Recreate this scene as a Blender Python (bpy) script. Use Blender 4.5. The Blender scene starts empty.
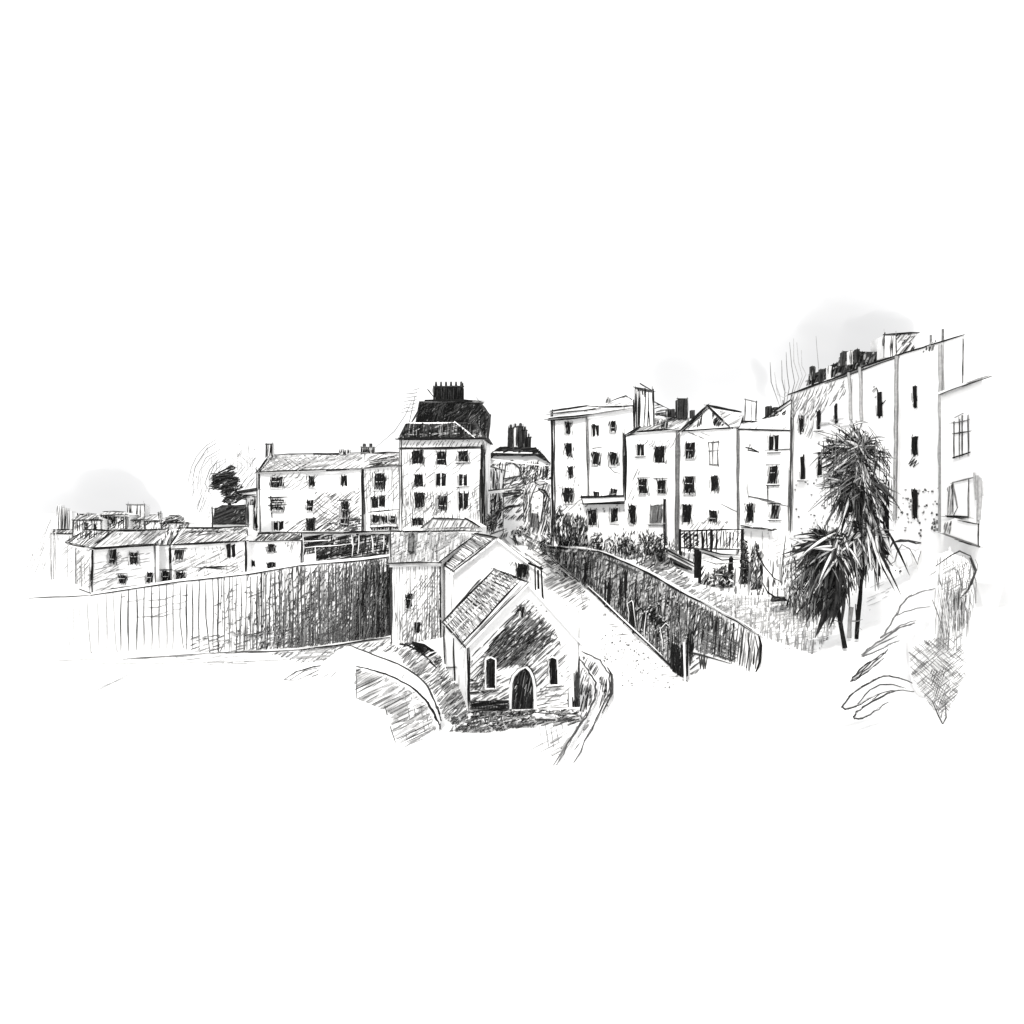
import bpy, math, random
import numpy as np
from mathutils import Vector, geometry
from mathutils.bvhtree import BVHTree
R = random.Random(7)
F = 1100.0                      # focal length in pixels of the 1024 px wide picture
CAM = Vector((0, 0, 12.0))
scn = bpy.context.scene
col = scn.collection

# ------------------------------------------------------------------ materials
def paper(name, base, var=0.04, scale=0.6, tint=(1, 1, 1)):
    m = bpy.data.materials.new(name); m.use_nodes = True
    nt = m.node_tree; b = nt.nodes['Principled BSDF']
    b.inputs['Roughness'].default_value = 0.95
    b.inputs['Specular IOR Level'].default_value = 0.05
    tc = nt.nodes.new('ShaderNodeTexCoord')
    n = nt.nodes.new('ShaderNodeTexNoise'); n.inputs['Scale'].default_value = scale; n.inputs['Detail'].default_value = 8
    n.inputs['Roughness'].default_value = 0.65
    r = nt.nodes.new('ShaderNodeValToRGB')
    lo, hi = max(0, base - var), base + var
    r.color_ramp.elements[0].position = .3; r.color_ramp.elements[1].position = .62
    r.color_ramp.elements[0].color = (lo * tint[0], lo * tint[1], lo * tint[2], 1)
    r.color_ramp.elements[1].color = (hi * tint[0], hi * tint[1], hi * tint[2], 1)
    nt.links.new(tc.outputs['Object'], n.inputs['Vector']); nt.links.new(n.outputs['Fac'], r.inputs['Fac'])
    nt.links.new(r.outputs['Color'], b.inputs['Base Color'])
    return m

WHITE = paper('white_limewash', .82, .02)
GROUND = paper('pale_sand', .82, .015, .15)
WASH = paper('grey_wash_render', .60, .14, .25)
PALE = paper('pale_slate', .62, .12, .5)
SLATE = paper('dark_slate', .035, .025, .9)
GLASS = paper('dark_window_glass', .012, .01, 3)
GREYGL = paper('grey_window_glass', .12, .08, 3)
K = [paper('graphite_black', .008, .006, 5), paper('graphite_dark', .035, .02, 5), paper('graphite_mid', .13, .05, 5),
     paper('graphite_soft', .30, .07, 5), paper('graphite_faint', .47, .06, 5)]
LEAFD = paper('dark_leaf', .02, .015, 2)
LEAFM = paper('mid_leaf', .12, .06, 2)
LEAFL = paper('light_leaf', .72, .08, 2)

def cloud_mat(name, dens):
    m = bpy.data.materials.new(name); m.use_nodes = True; nt = m.node_tree
    nt.nodes.remove(nt.nodes['Principled BSDF'])
    v = nt.nodes.new('ShaderNodeVolumeAbsorption'); v.inputs['Color'].default_value = (.30, .30, .31, 1); v.inputs['Density'].default_value = dens
    nt.links.new(v.outputs[0], nt.nodes['Material Output'].inputs['Volume'])
    return m

# ------------------------------------------------------------------ projection of measured points
def ray(px, py): return Vector(((px - 512) / F, 1.0, (512 - py) / F))
def W(px, py, Y): return CAM + ray(px, py) * Y
class Pl:                                            # a plane; .at(px,py) = the point of it seen there
    def __init__(s, p, n):
        s.p = Vector(p); s.n = Vector(n).normalized()
        if s.n.dot(CAM - s.p) < 0: s.n = -s.n
    def at(s, px, py, off=0.0):
        d = ray(px, py); p = s.p + s.n * off
        return CAM + d * ((p - CAM).dot(s.n) / d.dot(s.n))
    def shift(s, back): return Pl(s.p - s.n * back, s.n)
def vplane(xa, ya, xb, yb):                          # upright plane over pixels xa,xb at depths ya,yb
    a = W(xa, 512, ya); b = W(xb, 512, yb); t = b - a
    return Pl(a, (t.y, -t.x, 0))
def plane3(a, b, c): return Pl(a, (b - a).cross(c - a))

# ------------------------------------------------------------------ mesh collector
ALL = []
SMEAR = .62  # density of soft grey smears, pencil shading put on as colour
class M:
    def __init__(s, name, parent=None, root=None, mat=WHITE):
        s.name, s.parent, s.root = name, parent, root
        s.v, s.f, s.mi, s.e, s.mats = [], [], [], [], []
        s.last = None; s.dm = mat; s.obj = None; s.props = {}; s.smooth = False; s.union = 0
        ALL.append(s)
    def m(s, mat):
        if mat not in s.mats: s.mats.append(mat)
        return s.mats.index(mat)
    def face(s, pts, mat=None):
        b = len(s.v); s.v += [tuple(p) for p in pts]; s.f.append(tuple(range(b, b + len(pts)))); s.mi.append(s.m(mat or s.dm))
    def solid(s, front, back, mat=None):             # closed prism between two equal loops
        b = len(s.v); n = len(front); k = s.m(mat or s.dm)
        s.v += [tuple(p) for p in front] + [tuple(p) for p in back]
        fs = [tuple(range(b, b + n)), tuple(range(b + 2 * n - 1, b + n - 1, -1))]
        fs += [(b + (i + 1) % n, b + i, b + n + i, b + n + (i + 1) % n) for i in range(n)]
        s.f += fs; s.mi += [k] * len(fs)
    def box(s, c, sx, sy, sz, mat=None):
        x, y, z = c; q = lambda yy: [(x - sx, yy, z - sz), (x + sx, yy, z - sz), (x + sx, yy, z + sz), (x - sx, yy, z + sz)]
        s.solid(q(y - sy), q(y + sy), mat)
    def tube(s, pts, r, mat, taper=(.55, .35), sides=3, link=True):
        pts = [Vector(p) for p in pts]
        if len(pts) < 2: return
        b = len(s.v); n = len(pts); k = s.m(mat)
        for i, p in enumerate(pts):
            t = (pts[min(i + 1, n - 1)] - pts[max(i - 1, 0)])
            if t.length < 1e-9: t = Vector((0, 0, 1))
            t.normalize()
            u = t.cross(Vector((.31, .83, .22))).normalized(); w = t.cross(u)
            q = i / (n - 1)
            rr = r * (taper[0] + (1 - taper[0]) * min(1, q * 4)) * (taper[1] + (1 - taper[1]) * min(1, (1 - q) * 3)) * (.8 + .4 * R.random())
            for j in range(sides):
                a = 2 * math.pi * j / sides
                s.v.append(tuple(p + (u * math.cos(a) + w * math.sin(a)) * rr))
        for i in range(n - 1):
            for j in range(sides):
                j2 = (j + 1) % sides
                s.f.append((b + i * sides + j, b + i * sides + j2, b + (i + 1) * sides + j2, b + (i + 1) * sides + j)); s.mi.append(k)
        if link:
            if s.last is not None: s.e.append((s.last, b))
            s.last = b
    # strokes given in measured pixels and laid on a surface by proj(px,py)
    def px(s, proj, pts, w=1.0, mat=None, wob=.35, step=9, push=False, **kw):
        out = []; ph = R.random() * 6; ph2 = R.random() * 6
        for i in range(len(pts) - 1):
            (x0, y0), (x1, y1) = pts[i], pts[i + 1]; L = math.hypot(x1 - x0, y1 - y0); n = max(1, int(L / step))
            for j in range(n + (i == len(pts) - 2)):
                q = j / n; a = (i * 1.7 + q * L * .05)
                out.append((x0 + (x1 - x0) * q + wob * math.sin(a * 2.1 + ph) + R.uniform(-.15, .15), y0 + (y1 - y0) * q + wob * math.sin(a * 1.7 + ph2) + R.uniform(-.15, .15)))
        P = [proj(x, y) for x, y in out]
        d = (P[0] - CAM).y
        w = max(.95, w * (1.22 if w < 2.6 else 1.05))
        if push: P = [p + (p - CAM).normalized() * (w * .5 * d / F * .95) for p in P]
        s.tube(P, w * .5 * d / F, mat or K[0], **kw)
    def line(s, proj, a, b, w=1.3, mat=None, over=2, dbl=True):
        L = math.hypot(b[0] - a[0], b[1] - a[1]) or 1; ux, uy = (b[0] - a[0]) / L, (b[1] - a[1]) / L
        for k in range((3 if R.random() < .55 and L > 14 else 2) if dbl else 1):
            if k == 2: mat = K[R.choice((2, 2, 3))]; over = 6
            j = lambda: R.uniform(-.5, .5) * (1 + (k == 2) * 1.6 if k else .4)
            o1, o2 = R.uniform(0, over), R.uniform(0, over)
            s.px(proj, [(a[0] - ux * o1 + j(), a[1] - uy * o1 + j()), (b[0] + ux * o2 + j(), b[1] + uy * o2 + j())], w * (1 if k == 0 else .6), mat or K[R.choice((0, 0, 1, 1, 2))])
    def poly(s, proj, pts, w=1.3, mat=None, close=False, **kw):
        for a, b in zip(pts, pts[1:] + ([pts[0]] if close else [])): s.line(proj, a, b, w, mat, **kw)
    def hatch(s, proj, poly, ang, sp, w=.8, mats=(1, 2), drop=.1, brk=40, jit=.35, keep=None, curve=0, smear=None):  # lays pencil tone, drawn shade included, on the surface as dark strokes
        ca, sa = math.cos(math.radians(ang)), -math.sin(math.radians(ang))     # screen y grows downwards
        Q = [(x * ca + y * sa, -x * sa + y * ca) for x, y in poly]
        if smear is None: smear = SMEAR
        if max(mats) >= 2: sp *= .80
        ya = min(q[1] for q in Q); y1 = max(q[1] for q in Q); sp0 = sp
        passes = [(sp, w, mats, drop, False)]
        if smear and min(mats) <= 2 and sp < 4.2: passes.insert(0, (max(2.4, sp * 1.5), max(2.2, sp * 1.15), (3, 4) if min(mats) >= 1 else (3, 2), 1 - smear, True))
        for sp, w, mats, drop, soft in passes:
         y = ya + sp * R.random()
         while y < y1:
             xs = []
             for i in range(len(Q)):
                 (ax, ay), (bx, by) = Q[i], Q[(i + 1) % len(Q)]
                 if (ay <= y) != (by <= y): xs.append(ax + (y - ay) / (by - ay) * (bx - ax))
             xs.sort()
             for a, b in zip(xs[::2], xs[1::2]):
                 x = a + R.uniform(-1, 1)
                 while x < b - .8:
                     e = min(b + R.uniform(-1, 1), x + brk * R.uniform(.5, 1.3))
                     dy = R.uniform(-sp, sp) * jit
                     mx, my = (x + e) / 2, y + dy
                     pxx, pyy = mx * ca - my * sa, mx * sa + my * ca
                     if R.random() > drop and (keep is None or R.random() < keep(pxx, pyy)) and e - x > 1:
                         t0 = R.uniform(-.3, .3); c = curve * (e - x)
                         pts = [(x, my - t0), (mx, my + c), (e, my + t0)]
                         s.px(proj, [(u * ca - v * sa, u * sa + v * ca) for u, v in pts], w * R.uniform(.6, 1.35), K[R.choice(mats)], wob=.25, step=14, push=soft)
                     x = e + R.uniform(0, 3)
             y += sp * R.uniform(.65, 1.35)
    def scrib(s, proj, cx, cy, w, h, lw=1.6, mat=None, n=None, ang=90):        # one zigzag blot
        n = n or max(2, int(w / 1.3)); pts = []
        c, d = math.cos(math.radians(ang - 90)), math.sin(math.radians(ang - 90))
        for i in range(n + 1):
            u = -w / 2 + w * i / n + R.uniform(-.4, .4); v = (h / 2) * (1 if i % 2 else -1) * R.uniform(.78, 1.1)
            pts.append((cx + u * c + v * d, cy - u * d + v * c))
        s.px(proj, pts, lw, mat or K[0], wob=.2, step=6)
    def dots(s, proj, poly, n, w=1.2, mats=(1, 2, 3)):
        x0, x1 = min(p[0] for p in poly), max(p[0] for p in poly); y0, y1 = min(p[1] for p in poly), max(p[1] for p in poly)
        for i in range(n):
            x, y = R.uniform(x0, x1), R.uniform(y0, y1)
            s.px(proj, [(x, y), (x + R.uniform(.5, 1.6), y + R.uniform(-.4, .6))], w * R.uniform(.6, 1.5), K[R.choice(mats)], taper=(.9, .9))

class Thing:
    def __init__(s, name, label, cat, loc, group=None, kind=None):
        o = bpy.data.objects.new(name, None); col.objects.link(o); o.location = loc; o.empty_display_size = .5
        o['label'] = label; o['category'] = cat
        if group: o['group'] = group
        s.o = o; s.wall = None
    def part(s, name, parent=None, mat=WHITE): return M(name, parent, s, mat)
def single(name, label=None, cat=None, group=None, kind=None, mat=WHITE):
    m = M(name, mat=mat)
    for k, v in (('label', label), ('category', cat), ('group', group), ('kind', kind)):
        if v: m.props[k] = v
    return m
def build_all():
    for m in ALL:
        if not m.v: continue
        me = bpy.data.meshes.new(m.name)
        off = m.root.o.location if m.root else Vector((0, 0, 0))
        if not m.root:
            a = np.array(m.v); off = Vector(((a[:, 0].min() + a[:, 0].max()) / 2, (a[:, 1].min() + a[:, 1].max()) / 2, a[:, 2].min()))
        me.from_pydata([tuple(Vector(v) - off) for v in m.v], m.e, m.f)
        for t in m.mats: me.materials.append(t)
        me.polygons.foreach_set('material_index', m.mi)
        if m.smooth: me.polygons.foreach_set('use_smooth', [True] * len(m.f))
        me.update()
        o = bpy.data.objects.new(m.name, me); col.objects.link(o); m.obj = o
        if not m.root: o.location = off
        for k, v in m.props.items(): o[k] = v
        if m.union:
            rm = o.modifiers.new('union', 'REMESH'); rm.mode = 'VOXEL'; rm.voxel_size = m.union; rm.use_smooth_shade = True
    for m in ALL:
        if m.obj and m.root: m.obj.parent = m.parent.obj if m.parent else m.root.o

# ------------------------------------------------------------------ terrain
def shepard(ctrl, p=3.2):
    C = np.array(ctrl, float)
    def z(x, y):
        d = np.sqrt((C[:, 0] - x) ** 2 + (C[:, 1] - y) ** 2) + 1e-3
        w = d ** -p
        return float((w * C[:, 2]).sum() / w.sum())
    return z
def c(px, py, Y): p = W(px, py, Y); return (p.x, p.y, p.z)
pw1 = vplane(547, 101, 687, 78)
wall_base = [(547, 553), (560, 562), (575, 577), (595, 596), (616, 616), (645, 643), (668, 664), (687, 684)]
wall_top = [(547, 546), (577, 547), (598, 551.5), (620, 560.5), (639, 568.5), (664, 582), (688, 596.3)]
low_ctrl = [(-45, 60, 0), (-30, 60, 0), (-15, 58, 0), (-40, 80, 0), (-25, 80, 0), (-14, 78, 0), (-42, 91, 0), (-30, 91, 0), c(176, 655, 92.6), c(246, 652, 93.4), c(300, 649.5, 94.2), c(330, 645, 94.6), c(360, 641.5, 95), c(390, 637.5, 95.4), c(385, 645, 92),
    (-8, 86, 1.2), (-6, 78, .5), (0, 50, 0), (10, 50, 0), (-5, 60, 0), (0, 64, 0), (5, 64, 0), (9, 70, 0), (13, 76, 0), (16, 68, 0), (22, 60, 0), (5, 72, .4), (3, 78, 1.4),
    *[(pw1.at(a, b).x - k, pw1.at(a, b).y, pw1.at(a, b).z) for a, b in wall_base for k in (.3, 4.0)], c(740, 684, 73), c(757, 684, 71), c(535, 545, 118), c(520, 530, 135), c(515, 512, 160), c(505, 500, 190),
    (-6, 100, 3), (-4, 92, 2), (-60, 110, 0), (-30, 110, 0), (-60, 200, 0), (60, 40, 0), (30, 30, 0), (-30, 30, 0), (0, 20, 0), (60, 80, 0), (60, 120, 0), (0, 260, 4), (60, 260, 0), (-60, 300, 0), (80, 400, 0), (-200, 200, 0), (200, 200, 0), (0, 500, 0)]
ZL = shepard(low_ctrl)
wallT = [(-130, 600, 91.4), (28, 598, 92), (92, 594.5, 92.5), (176, 581.5, 93.2), (246.5, 574, 94), (300, 565, 94.8), (360, 560, 95.5), (391, 556, 96)]
hill_ctrl = [c(a, b + 1, y) for a, b, y in wallT] + [c(92, 592, 97), c(180, 580, 98), c(246, 572, 99), c(330, 560, 100), c(330, 536, 118), c(260, 536, 118), c(390, 534, 116), c(440, 530, 114), (-60, 93, 4.4), (-58, 104, 4.2), (-47, 104, 4.4), (-45, 114, 4.6), (-60, 122, 3.6), (-54, 129, 3.6), (-36, 120, 8), (-15, 140, 10), (-60, 200, 6), (-5, 112, 9.5), (-30, 200, 9), (-88, 160, 3)]
ZH = shepard(hill_ctrl)
rim = [(15.0, 71.5), (12, 70), (9, 65), (8, 56), (9.5, 46), (14, 37), (30, 28), (50, 24), (80, 22)]
bank_ctrl = [*[tuple(pw1.at(a, b + 2.5) + Vector((.5, .2, 0))) for a, b in wall_top], *[(x, y, -.4) for x, y in rim], *[((x0 + x1) / 2, (y0 + y1) / 2, -.4) for (x0, y0), (x1, y1) in zip(rim, rim[1:])], (12.5, 63, 1.6), (12.5, 56, 1.0), (16, 48, .3), (22, 42, .2), (34, 36, .6), (60, 34, 2), c(758, 638, 72.5), c(745, 640, 73.5), c(757, 670, 70), c(553, 540, 101), c(624, 545, 98), c(680, 547, 96), c(738, 548, 94), c(792, 558, 90), c(845, 553, 80), c(900, 545, 71), c(975, 545, 61.5),
    c(700, 580, 88), c(740, 585, 84), c(790, 600, 76), c(800, 640, 68), c(843, 646, 62), c(858, 638, 63), c(900, 602, 64), c(925, 640, 63.5), c(960, 600, 64), c(940, 742, 57), c(870, 722, 56), c(850, 712, 53), c(905, 724, 56), c(990, 640, 60), c(990, 560, 62), (33, 55, 5), (75, 50, 9), (100, 60, 10), (110, 100, 10), (100, 32, 6), (45, 52, 5.5), (60, 60, 9), (60, 100, 10), (30, 130, 10), (6, 130, 10)]
ZB = shepard(bank_ctrl, 2.7)
def on_z(zf, lift=.03):
    def at(px, py):
        d = ray(px, py); t = 30.0; pt = t
        while t < 260:
            p = CAM + d * t
            if p.z <= zf(p.x, p.y) + lift: break
            pt = t; t += .8
        for i in range(12):
            m = (pt + t) / 2; p = CAM + d * m
            if p.z <= zf(p.x, p.y) + lift: t = m
            else: pt = m
        return CAM + d * t
    return at
onL, onH, onB = on_z(ZL), on_z(ZH), on_z(ZB)

def sheet(name, boundary, zf, step, xr, yr, extra=(), jit=.3):
    m = single(name, kind='structure', mat=GROUND)
    pts = [Vector((x, y)) for x, y in boundary]; nb = len(pts)
    pts += [Vector(e) for e in extra]
    x = xr[0]
    while x < xr[1]:
        y = yr[0]
        while y < yr[1]:
            pts.append(Vector((x + R.uniform(-jit, jit), y + R.uniform(-jit, jit)))); y += step
        x += step
    vs, es, fs, *_ = geometry.delaunay_2d_cdt(pts, [], [list(range(nb))], 2, 1e-4)
    m.v = [(v.x, v.y, zf(v.x, v.y)) for v in vs]; m.f = [tuple(f) for f in fs]; k = m.m(GROUND); m.mi = [k] * len(m.f)
    return m
far = [(sx, sy) for sx in (-2500, -800, -300, -120, 120, 300, 800, 2500) for sy in (-60, 10, 260, 400, 900, 2500)]
ground = sheet('ground', [(-4000, -200), (4000, -200), (4000, 6000), (-4000, 6000)], ZL, 3.0, (-80, 80), (22, 210), far)
wl = [W(a, b, y) for a, b, y in wallT]
hill = sheet('hill', [(-64, 92)] + [(p.x, p.y + .5) for p in wl] + [(-6.5, 97), (-3.5, 110), (-3.2, 150), (-10, 230), (-64, 230)], ZH, 3.0, (-63, 0), (80, 228))
def fl(px, Y): return ((px - 512) / F * Y, Y)
bank = sheet('bank', [(pw1.at(a, b).x + .35, pw1.at(a, b).y + .1) for a, b in wall_top] + [fl(722, 75.4), fl(757, 72.4), *rim, (120, 22), (120, 140), (3.0, 140), (3.3, 102)], ZB, 2.5, (3, 110), (24, 138))
def on_mesh(m, lift=.05):
    bvh = BVHTree.FromPolygons([Vector(v) for v in m.v], m.f)
    def at(px, py):
        d = ray(px, py); h = bvh.ray_cast(CAM, d.normalized(), 600)
        p = h[0] if h[0] is not None else CAM + d * 90
        return p + Vector((0, 0, lift)) - d * lift
    return at
onL, onH, onB = on_mesh(ground), on_mesh(hill), on_mesh(bank)
ground.v0, bank.v0 = len(ground.v), len(bank.v)

# ------------------------------------------------------------------ building helpers
def prism_wall(t, pl, poly, D, drop=1.2, mat=WHITE, name='wall'):
    w = t.part(name, mat=mat); t.wall = w
    fr = [pl.at(x, y) for x, y in poly]; zmin = min(p.z for p in fr)
    lowest = sorted(range(len(fr)), key=lambda i: fr[i].z)[:2]
    for i in lowest: fr[i] = Vector((fr[i].x, fr[i].y, fr[i].z - drop))
    w.solid(fr, [p - pl.n * D for p in fr])
    return w
def P_(pl, off=.03): return lambda x, y: pl.at(x, y, off)
def roof_prism(t, pl, e0, e1, r0, r1, D, mat=PALE, lift=0.01, parent=None, over=.25, name='roof'):
    r = t.part(name, parent, mat)
    a, b = pl.at(*e0, off=over), pl.at(*e1, off=over)
    half = pl.shift(D / 2); ra, rb = half.at(*r0), half.at(*r1)
    ba, bb = a - pl.n * (D + 2 * over), b - pl.n * (D + 2 * over)
    up = Vector((0, 0, lift)); a, b, ba, bb = a + up, b + up, ba + up, bb + up
    r.v += [tuple(p) for p in (a, b, rb, ra, ba, bb)]; k = r.m(mat)
    fs = [(0, 1, 2, 3), (5, 4, 3, 2), (0, 3, 4), (1, 5, 2), (0, 4, 5, 1)]
    r.f += fs; r.mi += [k] * len(fs)
    r.pl = plane3(a, b, (ra + rb) / 2)
    return r
def chimney(t, x0, x1, y0, y1, Y, parent=None, d=1.0, mat=PALE, dark=1, pots=0, ol=True, name='chimney', tilt=0):
    ch = t.part(name, parent, mat)
    pl = Pl(W(x0, y0, Y), (0, -1, 0))
    q = [pl.at(x0, y1), pl.at(x1, y1), pl.at(x1, y0 + tilt), pl.at(x0, y0)]
    ch.solid(q, [p + Vector((0, d, 0)) for p in q])
    pr = P_(pl)
    if ol: ch.poly(pr, [(x0, y1), (x0, y0), (x1, y0 + tilt), (x1, y1)], 1.3)
    if dark: ch.hatch(pr, [(x0, y1), (x0, y0), (x1, y0 + tilt), (x1, y1)], 88, 1.7 / dark, 1.2, (0, 1), .05)
    for i in range(pots):
        cx = x0 + (x1 - x0) * (i + .5) / pots; p = t.part('chimney_pot', ch, PALE)
        a = pl.shift(d / 2).at(cx, y0 + 1); s = (x1 - x0) / pots * .28 * Y / F
        p.tube([a, a + Vector((0, 0, 3 * Y / F)), a + Vector((0, 0, 4.5 * Y / F))], s, SLATE, taper=(1, .8), sides=7)
    return ch
# style: d solid dark, p pair of dark blots, h pale hatched, o outlined light, s slit, a arched
def window(t, pl, cx, cy, w, h, st='d', sill=0, lint=0, lab=None):
    if st in 'dp' and w > 4: cx += R.uniform(-.8, .8); cy += R.uniform(-.8, .8); w *= R.uniform(.82, 1.15); h *= R.uniform(.85, 1.15)
    f = t.part('window'); g = t.part('pane', f, GLASS if st not in 'ho' else (GREYGL if st == 'h' else WASH))
    if lab: f.props['label'] = lab
    hw, hh = w / 2, h / 2; th = .35 * 1
    o = lambda k, off: [pl.at(cx - hw - k * .7, cy + hh + k, off), pl.at(cx + hw + k * .7, cy + hh + k, off), pl.at(cx + hw + k * .7, cy - hh - k, off), pl.at(cx - hw - k * .7, cy - hh - k, off)]
    oo, ii = o(.6, .045), o(.0, .045); ob, ib = o(.6, -.02), o(0, -.02)
    for i in range(4):
        j = (i + 1) % 4
        f.face([oo[i], oo[j], ii[j], ii[i]]); f.face([oo[j], oo[i], ob[i], ob[j]]); f.face([ii[i], ii[j], ib[j], ib[i]])
    j = lambda s=.8: R.uniform(-s, s)
    pr = P_(pl, .09)
    if st == 'a':
        q = [(cx - hw, cy + hh), (cx + hw, cy + hh), (cx + hw, cy - hh * .45)] + [(cx + hw * math.cos(k), cy - hh * .45 - hh * .55 * math.sin(k)) for k in (.5, 1.05, 1.57, 2.1, 2.64)] + [(cx - hw, cy - hh * .45)]
    elif st == 'p':
        q = [(cx - hw + j(), cy + hh + j()), (cx + hw + j(), cy + hh + j()), (cx + hw + j(), cy - hh + j()), (cx - hw + j(), cy - hh + j())]
    else:
        q = [(cx - hw + j(.9), cy + hh + j(1.3)), (cx + j(), cy + hh + j(1)), (cx + hw + j(.9), cy + hh + j(1.3)), (cx + hw + j(.6), cy + j(1)), (cx + hw + j(.9), cy - hh + j(1.3)), (cx + j(), cy - hh + j(1)), (cx - hw + j(.9), cy - hh + j(1.3)), (cx - hw + j(.7), cy + j(1))]
    if st == 'p':
        for a, b in ((-hw, -.6), (.6, hw)):
            qq = [(cx + a + j(.6), cy + hh + j(1.5)), (cx + b + j(.6), cy + hh + j(1.5)), (cx + b + j(.4), cy - hh + j(1.5)), (cx + a + j(.4), cy - hh + j(1.5))]
            g.solid([pl.at(*p, off=.05) for p in qq], [pl.at(*p, off=.005) for p in qq])
        g.scrib(pr, cx - hw * .55, cy + j(), hw * .9, h * 1.18, 1.4, ang=90 + j(9)); g.scrib(pr, cx + hw * .55, cy + j(), hw * .8, h * R.uniform(.9, 1.2), 1.4, ang=90 + j(9)); f.px(pr, [(cx - hw - 1.5, cy - hh), (cx - hw - 1, cy + hh + 1)], 2.4, K[R.choice((3, 4))])
    else:
        g.solid([pl.at(*p, off=.05) for p in q], [pl.at(*p, off=.005) for p in q])
    if st in 'da':
        g.scrib(pr, cx + j(.9), cy + j(1), w * .95, h * 1.12, 1.6, ang=90 + j(9))
        if R.random() < .5: g.scrib(pr, cx + j(1.5), cy + R.uniform(-.3, .3) * h, w * R.uniform(.7, 1.3), h * R.uniform(.3, .6), 1.4, K[R.choice((0, 1))], ang=90 + j(25))
        f.px(pr, [(cx - hw - R.uniform(.5, 2.5), cy + j(h * .3)), (cx - hw - R.uniform(.5, 2), cy + hh * R.uniform(.6, 1.2))], R.uniform(2, 3.6), K[R.choice((3, 4))])
        if R.random() < .6: f.px(pr, [(cx - hw - 1, cy + hh + 1.5), (cx + hw + j(2), cy + hh + R.uniform(1, 3))], R.uniform(1.6, 3.4), K[R.choice((3, 4))])
        f.hatch(pr, [(cx - hw - 2, cy + hh + 2), (cx + hw + 2, cy + hh + 2), (cx + hw + 2, cy - hh - 1), (cx - hw - 2, cy - hh - 1)], 80, 2.2, .8, (2, 3, 1), .45, 12)
        if R.random() < .3:                                                  # glints of glazing bars left between the strokes
            b = t.part('glazing_bar', g); yb = cy + R.uniform(-.15, .25) * h
            b.px(P_(pl, .12), [(cx - hw * .8, yb), (cx + hw * R.uniform(.3, .9), yb + j(.6))], .7, WHITE, step=5)
    elif st == 's':
        g.scrib(pr, cx + j(.5), cy, w * .9, h * 1.12, 1.6, n=3, ang=90 + j(4)); f.px(pr, [(cx - hw - 1, cy + j(4)), (cx - hw - .6, cy + hh)], 2.2, K[3])
    elif st == 'h':
        g.hatch(pr, q, 86, 2.0, 1.0, (1, 2), .1); f.poly(pr, q, .9, close=True, mat=K[2])
    elif st == 'o':
        for e in q: pass
        f.poly(pr, q, 1.2, close=True, mat=K[1]); f.line(pr, (cx - w * .05, cy - hh), (cx - w * .1, cy + hh), 1.1, K[2]); f.line(pr, (cx - hw, cy - h * .1), (cx + hw, cy - h * .13), 1.0, K[2])
    if sill:
        s = t.part('sill', f); a, b = pl.at(cx - hw - 2, cy + hh + 1.5), pl.at(cx + hw + 2, cy + hh + 1.5)
        s.solid([a + pl.n * .2, b + pl.n * .2, b + pl.n * .2 + Vector((0, 0, .12)), a + pl.n * .2 + Vector((0, 0, .12))], [a, b, b + Vector((0, 0, .12)), a + Vector((0, 0, .12))])
        s.line(P_(pl, .22), (cx - hw - 2, cy + hh + 1.5), (cx + hw + 2, cy + hh + 1.2), 1.3, K[sill - 1])
    if lint: f.line(pr, (cx - hw - 2, cy - hh - 1.5), (cx + hw + 2, cy - hh - 2), 1.4, K[0])
    return f
def pipe(t, pl, x0, y0, x1, y1, w=2, mat=None, edge=True):
    p = t.part('drainpipe'); mat = mat or K[2]
    pr = P_(pl, .12); p.px(pr, [(x0, y0), (x0 + (x1 - x0) * .4 + R.uniform(-.4, .4), y0 + (y1 - y0) * .4), (x1, y1)], w, mat, taper=(1, 1), sides=6)
    if edge:
        p.line(P_(pl, .2), (x0 - w * .4, y0), (x1 - w * .4, y1), .9, K[1]); p.line(P_(pl, .2), (x0 + w * .5, y0 + 3), (x1 + w * .5, y1 - R.uniform(0, 30)), .7, K[2])

def base_of(pl, poly):
    fr = sorted((pl.at(*p) for p in poly), key=lambda p: p.z); return (fr[0] + fr[1]) / 2
def house(name, label, cat, pl, poly, D, group=None, ol=1.3, drop=1.2, mat=WHITE, edges=None):
    t = Thing(name, label, cat, base_of(pl, poly), group); t.pl = pl
    prism_wall(t, pl, poly, D, drop, mat)
    n = len(poly); pr = P_(pl, .03)
    if ol:
        for i in (edges if edges is not None else range(n)): t.wall.line(pr, poly[i], poly[(i + 1) % n], ol)
    return t

exec_parts = []
# ================================================================== QUAY WALL AND BEACH (left)
wb = [(-130, 663), (28, 662), (92, 660), (176, 655), (246.5, 652), (300, 649), (360, 641), (391, 637)]
t = Thing('quay_wall', 'long stone harbour wall striped with vertical joints, darkest at its town end', 'harbour wall', W(210, 655, 93.5))
w = t.part('wall')
tops = [W(a, b, y) for a, b, y in wallT]
back = [p + Vector((.1, 1.3, 0)) for p in tops]
for i in range(len(tops) - 1):
    q = [tops[i], tops[i + 1]]; zz = -1.0
    lo = [Vector((p.x, p.y, zz)) for p in q]; bq = [back[i], back[i + 1]]; bl = [Vector((p.x, p.y, zz)) for p in bq]
    w.face([lo[0], lo[1], q[1], q[0]]); w.face([bq[0], bq[1], bl[1], bl[0]]); w.face([q[0], q[1], bq[1], bq[0]])
w.face([Vector((tops[0].x, tops[0].y, -1)), tops[0], back[0], Vector((back[0].x, back[0].y, -1))])
w.face([Vector((tops[-1].x, tops[-1].y, -1)), Vector((back[-1].x, back[-1].y, -1)), back[-1], tops[-1]])
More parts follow.
